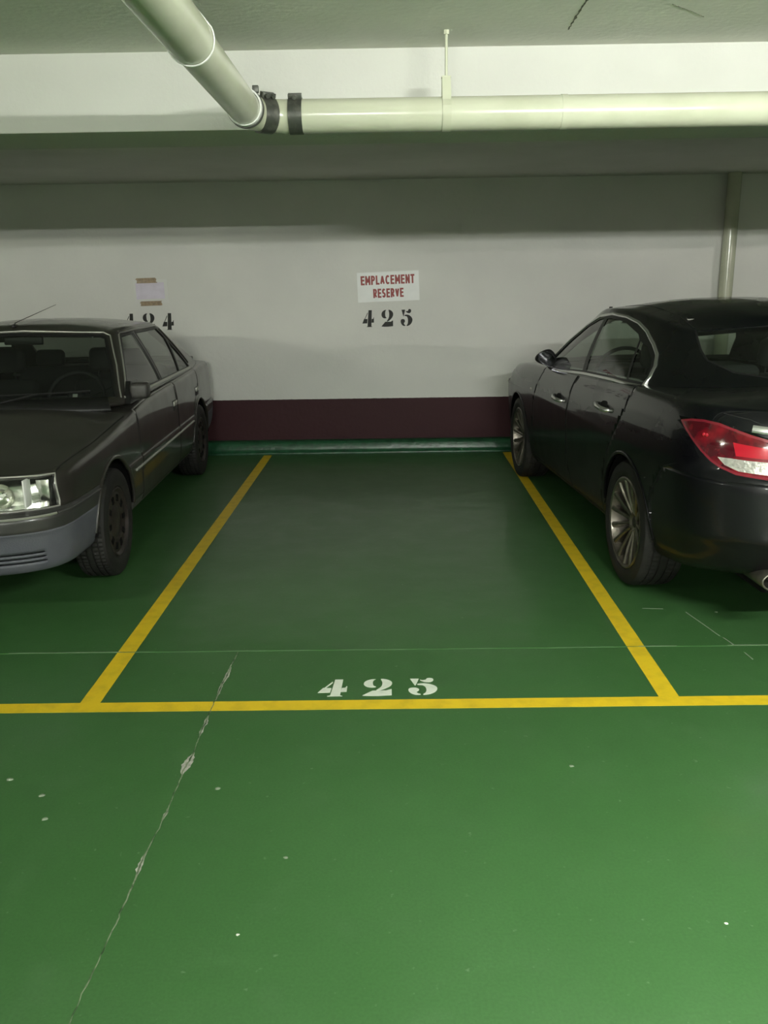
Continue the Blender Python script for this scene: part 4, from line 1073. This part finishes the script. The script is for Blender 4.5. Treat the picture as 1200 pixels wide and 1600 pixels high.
    box_part('aerial_base', ae, (a0.x - .03, a0.y - .012, a0.z - .012), (a0.x + .03, a0.y + .012, a0.z + .012), CM['trim_black'], .008)
    # cabin
    box_part('underbody', T, (-2.1, -.52, .24), (2.1, .52, .34), CM['well'], .02)
    box_part('cabin_floor', T, (-.93, -.80, .26), (.93, .80, .34), CM['well'], .01)
    box_part('bulkhead', T, (.86, -.74, .34), (.92, .74, .86), CM['well'], .01)
    box_part('dashboard', T, (.45, -.70, .62), (.90, .70, .925), CM['dash'], .05, None, 4)
    box_part('parcel_shelf', T, (-1.75, -.66, .90), (-1.22, .66, .93), CM['dash'], .01)
    box_part('headlining', T, (-1.0, -.50, 1.325), (.12, .50, 1.335), CM['dash'], .004)
    for yy in (.37, -.37): seat(T, -.02, yy, .36, CM['seat'])
    seat(T, -.92, 0, .38, CM['seat'], name='rear_seat', wd=1.30)
    steering(T, .36, .37, .90, .5)
    box_part('rear_view_mirror', T, (.17, -.13, 1.245), (.20, .13, 1.305), CM['trim_black'], .01)
    box_part('sticker', wso, (.19, -.17, 1.235), (.193, -.085, 1.265), CM['sticker'], .001, label='small pale sticker behind the windscreen')
    for sx in (1.36, -1.36):
        for s in (1, -1): wheel(T, sx, .775, .31, .19, .195, s, 'cover')
    return T

# ------------------------------------------------------------------ black car, tail towards the viewer
DG = (Vector((.8, .6, 0)), Vector((0, 0, 1)))
def make_black_car():
    global R_AX
    R_AX = .34
    T = thing('parked_car', 'glossy black car on the right, red tail lamp towards the viewer', 'car', (2.08, 5.90, 0.0016), math.radians(93.5))
    low, up, BL, BU = build_shell(INS)
    P, G = CM['paint_black'], CM['glass_new']
    for sx in (1.3685, -1.3685):
        bmesh.ops.delete(low, geom=cut(low, [(sx - .40, .0), (sx - .375, .34)] + [(sx - .375 * math.cos(math.radians(a)), .34 + .375 * math.sin(math.radians(a))) for a in range(8, 173, 7)] + [(sx + .375, .34), (sx + .40, .0)], 'side', lambda c, n: c.y > .55), context='FACES')
        wheel_arch(T, sx, .385, .89, .58, CM['well'])
    bmesh.ops.delete(low, geom=cut(low, [(1.05, -.02), (1.0, .60), (.80, .74), (-1.40, .74), (-1.62, .5), (-1.66, -.02)], 'top', TOP), context='FACES')
    # tail lamp: red lens, bright inner block, clear reversing strip
    tl = [(-1.069, .992), (-1.13, 1.005), (-1.201, 1.010), (-1.280, 1.004), (-1.354, .985), (-1.42, .966), (-1.49, .948), (-1.66, .935), (-1.66, .802), (-1.506, .796), (-1.389, .806), (-1.32, .826), (-1.271, .850), (-1.220, .884), (-1.175, .917), (-1.12, .955)]
    wl = [(-1.300, .868), (-1.36, .868), (-1.426, .864), (-1.493, .862), (-1.63, .864), (-1.63, .812), (-1.506, .809), (-1.395, .817), (-1.335, .838)]
    br = [(-1.355, .935), (-1.46, .922), (-1.64, .915), (-1.64, .875), (-1.50, .874), (-1.375, .880)]
    tt = lambda c, n: c.x < -1.8 and c.y > .2
    rim = cut(low, inset(tl, .004), DG, tt); rim_b = take(low, rim)
    W = take(rim_b, cut(rim_b, wl, DG, ANY)); B = take(rim_b, cut(rim_b, br, DG, ANY)); Lz = take(rim_b, cut(rim_b, inset(tl, -.006), DG, ANY))
    for s in (1, -1):
        f = (lambda b: b.copy()) if s > 0 else flip_y
        o = obj('tail_light', f(Lz), CM['red'], T, True, 'dark red tail lamp lens'); obj('lens_rim', f(rim_b), CM['red_rim'], o, True, 'paler red rim of the lens')
        obj('reversing_lamp', f(W), CM['white_lens'], o, True, 'clear lower strip of the lamp'); obj('brake_lamp', f(B), CM['red_bright'], o, True, 'bright red block of the lamp')
        for q in (0, 1):
            bm = bmesh.new(); bmesh.ops.create_icosphere(bm, subdivisions=2, radius=.009)
            h = BL.ray_cast(Vector((-1.22 - q * .022, 0, .953)) * 0 + Vector((0, 0, .953)), Vector((-.93 + q * .012, .36, 0)).normalized())
            bmesh.ops.translate(bm, verts=bm.verts[:], vec=(h[0].x, h[0].y * s, h[0].z)); obj('reflex_dot', bm, CM['red_bright'], o, True)
    for b in (rim_b, W, B, Lz): b.free()
    # doors
    d1 = [(.625, 1.03), (.72, .87), (.815, .70), (.860, .45), (.840, .27), (-.195, .27), (-.140, .45), (-.125, .70), (-.155, .85), (-.235, 1.08)]
    d2 = [(-.245, 1.08), (-.165, .85), (-.135, .70), (-.150, .45), (-.205, .27), (-.88, .27), (-.945, .44), (-1.05, .66), (-1.14, .76), (-1.22, .84), (-1.28, .92), (-1.32, 1.0), (-1.345, 1.1)]
    for nm, poly, hx, hz in (('front_door', d1, .075, .835), ('rear_door', d2, -.935, .912)):
        b = take(low, cut(low, poly, 'side', lambda c, n: n.y > .3 and c.y > .5))
        for o, s in zip(both(nm, b, P, T, True, None, .012), (1, -1)):
            y0 = BL.ray_cast(Vector((hx, 3, hz)), Vector((0, -1, 0)))[0].y
            bm = bmesh.new(); add_plate(bm, [(hx + .062 * math.cos(a), hz - .004 + .036 * math.sin(a)) for a in [2 * PI * i / 24 for i in range(24)]], lambda x, z: (x, s * (y0 + .0015), z), lambda x, z: (x, s * (y0 - .006), z)); obj('handle_recess', bm, CM['gap'], o)
            bm = bmesh.new(); pts = [(hx + .105, s * (y0 - .004), hz + .003), (hx + .09, s * (y0 + .022), hz + .003), (hx + .03, s * (y0 + .036), hz), (hx - .05, s * (y0 + .036), hz - .004), (hx - .10, s * (y0 + .022), hz - .008), (hx - .115, s * (y0 - .004), hz - .008)]
            add_tube(bm, pts, [.010, .013, .013, .013, .013, .010], 12)
            for v in bm.verts: v.co.z = hz + (v.co.z - hz) * 1.1
            obj('door_handle', bm, CM['chrome'], o, True, 'chrome door handle')
        ribs('panel_gap', BL, [poly if nm == 'front_door' else poly[:-1]], 'side', .005, .0006, CM['gap'], T)
    # bumper edge, boot line, chrome strip, lower crease
    ribs('panel_gap', BL, [[(-1.76, .62), (-1.90, .76), (-2.02, .80)]], 'side', .005, .0006, CM['gap'], T)
    ribs('boot_strip', BL, [[(.70, .995), (.60, .985), (.40, .976), (0, .972)]], 'rear', .032, .010, CM['chrome'], T, True, 'chrome strip on the boot lid')
    ribs('panel_gap', BL, [[(.78, 1.048), (.70, 1.030), (.66, 1.01)], [(.62, .80), (.50, .775), (0, .77)]], 'rear', .006, .0008, CM['gap'], T)
    b = take(low, cut(low, [(.85, -.1), (.85, .275), (-.93, .275), (-.93, -.1)], 'side', SIDE)); both('sill', b, P, T, True, None, .02)
    for sx in (1.3685, -1.3685):
        ribs('arch_lip', BL, [[(sx - .381 * math.cos(math.radians(a)), .34 + .381 * math.sin(math.radians(a))) for a in range(3, 178, 5)]], 'side', .016, .006, P, T, step=.05)
    # side repeater
    bm = bmesh.new(); h = BL.ray_cast(Vector((.90, 3, .80)), Vector((0, -1, 0))); bmesh.ops.create_icosphere(bm, subdivisions=2, radius=.018)
    for v in bm.verts: v.co = Vector((v.co.x * 1.3, v.co.y * .4, v.co.z * .7)) + h[0]
    both('side_repeater', bm, CM['white_lens'], T, True)
    # rear bumper as its own part
    F = cut(low, [(-2.7, -.1), (-2.7, .772), (-2.0, .772), (-1.90, .755), (-1.745, .60), (-1.745, -.1)], 'side', ANY); b = take(low, F); mirror_y(b); ro = solid(obj('rear_bumper', b, P, T, True), .012)
    bm = bmesh.new(); h = BL.ray_cast(Vector((-5, .60, .56)), Vector((1, 0, 0))); add_lathe(bm, [(-.002, .0), (-.003, .013), (.002, .0155), (.003, .012)], 24, 'X')
    bmesh.ops.translate(bm, verts=bm.verts[:], vec=h[0]); obj('parking_sensor', bm, P, ro, True); obj('parking_sensor', flip_y_obj(T.children, 'x') if False else bmesh_copy_sensor(h[0]), P, ro, True)
    mirror_y(low); solid(obj('body_shell', low, P, T, True), .012)
    # greenhouse
    dlo = INS_DLO
    f_pane = [p for p in INS_FRONT]; r_pane = [p for p in INS_REAR]; q_pane = [p for p in INS_QUARTER]
    for nm, poly in (('front_door_window', f_pane), ('rear_door_window', r_pane), ('quarter_window', q_pane)):
        b = take(up, cut(up, poly, 'side', SIDE), -.005); both(nm, b, G, T, True)
    pl = take(up, cut(up, inset(dlo, -.002), 'side', SIDE), -.001); both('window_frame', pl, CM['trim_black'], T, True, 'black window frame')
    ribs('window_trim', BU, [closed(inset(dlo, .006))], 'side', .021, .009, CM['chrome'], T, True, 'satin chrome trim round the side windows')
    ws = [(-.02, 1.03), (.55, 1.02), (.69, 1.03), (.60, 1.20), (.47, 1.345), (.43, 1.36), (-.02, 1.385)]
    b = take(up, cut(up, ws, 'front', lambda c, n: c.x > 0 and n.x > .1), -.004); mirror_y(b); obj('windscreen', b, G, T, True)
    rw = INS_RW
    b = take(up, cut(up, rw, (Vector((0, 1, 0)), Vector((0, 0, 1))), lambda c, n: c.x < -.8 and n.x < -.05), -.004); mirror_y(b); obj('rear_window', b, G, T, True)
    ribs('rear_window_seal', BU, [inset(rw, .005)[1:-1]], 'rear', .010, .002, CM['trim_black'], T)
    mirror_y(up); solid(obj('roof_shell', up, P, T, True), .03)
    ribs('roof_joint', BU, [[(-.10, .53), (-1.12, .49)]], 'top', .010, .0015, CM['trim_black'], T)
    # mirrors
    for s in (1, -1):
        mi = bpy.data.objects.new('door_mirror', None); COL.objects.link(mi); mi.parent = T; mi.location = (.60, s * .80, 1.01); mi.empty_display_size = .05
        bm = bmesh.new(); bmesh.ops.create_uvsphere(bm, u_segments=32, v_segments=20, radius=1)
        for v in bm.verts:
            x, y, z = v.co; k = 1.0
            x = max(x, -.45); v.co = Vector((x * .075, s * (.078 + y * .080), .045 + (z * .068 if z > 0 else z * .048)))
            v.co.z = .010 + (v.co.z - .010) * (1 - .30 * max(y, -.4)) + .012 * y
        if s < 0: bmesh.ops.reverse_faces(bm, faces=bm.faces[:])
        obj('mirror_housing', bm, P, mi, True)
        bm = bmesh.new(); add_tube(bm, [(0, s * -.02, -.045), (0, s * .03, -.02), (0, s * .07, .02)], [.03, .024, .02], 12); obj('mirror_foot', bm, CM['trim_black'], mi, True)
        bm = bmesh.new(); add_lathe(bm, [(-.0405, 0), (-.0405, 1)], 32, 'X')
        for v in bm.verts: v.co = Vector((v.co.x + .006, s * (.078 + v.co.y * .064), .047 + .02 * v.co.y + v.co.z * .052))
        obj('mirror_glass', bm, CM['mirror_dark'], mi)
    # exhaust
    bm = bmesh.new(); add_lathe(bm, [(-2.43, .036), (-2.435, .040), (-2.43, .043), (-2.20, .042), (-2.20, 0)], 32, 'X'); 
    for v in bm.verts: v.co.y = v.co.y * 1.5
    bmesh.ops.translate(bm, verts=bm.verts[:], vec=(.03, .585, .350)); both('exhaust_tip', bm, CM['alloy'], T, True, 'metal exhaust tip')
    # cabin
    box_part('underbody', T, (-2.2, -.54, .22), (2.0, .54, .34), CM['well'], .02)
    box_part('cabin_floor', T, (-.93, -.82, .24), (.93, .82, .34), CM['well'], .01)
    box_part('bulkhead', T, (.98, -.74, .34), (1.02, .74, .90), CM['well'], .01)
    box_part('dashboard', T, (.55, -.74, .70), (1.0, .74, .985), CM['dash'], .06, None, 4)
    box_part('parcel_shelf', T, (-1.62, -.60, 1.00), (-1.20, .60, 1.03), CM['dash'], .01)
    box_part('headlining', T, (-1.0, -.48, 1.385), (.20, .48, 1.395), CM['seat_beige'], .004)
    for yy in (.38, -.38): seat(T, .02, yy, .42, CM['seat'])
    seat(T, -.98, 0, .44, CM['seat'], name='rear_seat', wd=1.36)
    steering(T, .38, .38, .98, .45, False)
    box_part('rear_view_mirror', T, (.28, -.12, 1.26), (.31, .12, 1.32), CM['trim_black'], .01)
    for sx in (1.3685, -1.3685):
        for s in (1, -1): wheel(T, sx, .795, .34, .23, .243, s, 'multispoke')
    return T
def bmesh_copy_sensor(p):
    bm = bmesh.new(); add_lathe(bm, [(-.002, .0), (-.003, .013), (.002, .0155), (.003, .012)], 24, 'X'); bmesh.ops.translate(bm, verts=bm.verts[:], vec=(p.x, -p.y, p.z)); return bm
CM['bumper_band'] = noisy(principled('bumper_band_grey', (0.030, 0.029, 0.029), 0.35, coat=0.3), (0.045, 0.043, 0.042), 6, 5, 0.4, 0.7)
CM['mirror_dark'] = principled('dark_reflection_mirror', (0.06, 0.06, 0.065), 0.05, 1.0)  # dark reflection of the door mirror glass put into its base colour
CM['trim_grey'] = principled('dull_grey_trim', (0.060, 0.058, 0.056), 0.5)
CM['trim_dusty'] = noisy(principled('dusty_black_plastic', (0.030, 0.028, 0.026), 0.5), (0.05, 0.047, 0.043), 12, 5)
INS_DLO = [(.70, .975), (.671, 1.065), (.50, 1.195), (.28, 1.305), (.05, 1.372), (-.215, 1.395), (-.50, 1.385), (-.70, 1.360), (-.88, 1.318), (-1.06, 1.262), (-1.19, 1.212), (-1.275, 1.160), (-1.315, 1.110), (-1.312, 1.068), (-.90, 1.062), (-.316, 1.040), (.25, 1.005)]
INS_FRONT = [(.63, .993), (.640, 1.065), (.48, 1.185), (.26, 1.296), (.04, 1.358), (-.06, 1.368), (-.24, 1.052), (.25, 1.016)]
INS_REAR = [(-.315, 1.055), (-.135, 1.368), (-.215, 1.374), (-.50, 1.364), (-.80, 1.307), (-.87, 1.28), (-1.09, 1.082), (-.90, 1.076)]
INS_QUARTER = [(-1.115, 1.084), (-.905, 1.272), (-1.04, 1.248), (-1.17, 1.200), (-1.250, 1.152), (-1.288, 1.108), (-1.285, 1.084)]
INS_RW = [(-.02, 1.150), (.36, 1.150), (.50, 1.168), (.555, 1.21), (.545, 1.25), (.515, 1.30), (.490, 1.338), (-.02, 1.365)]

make_grey_saloon()
make_black_car()
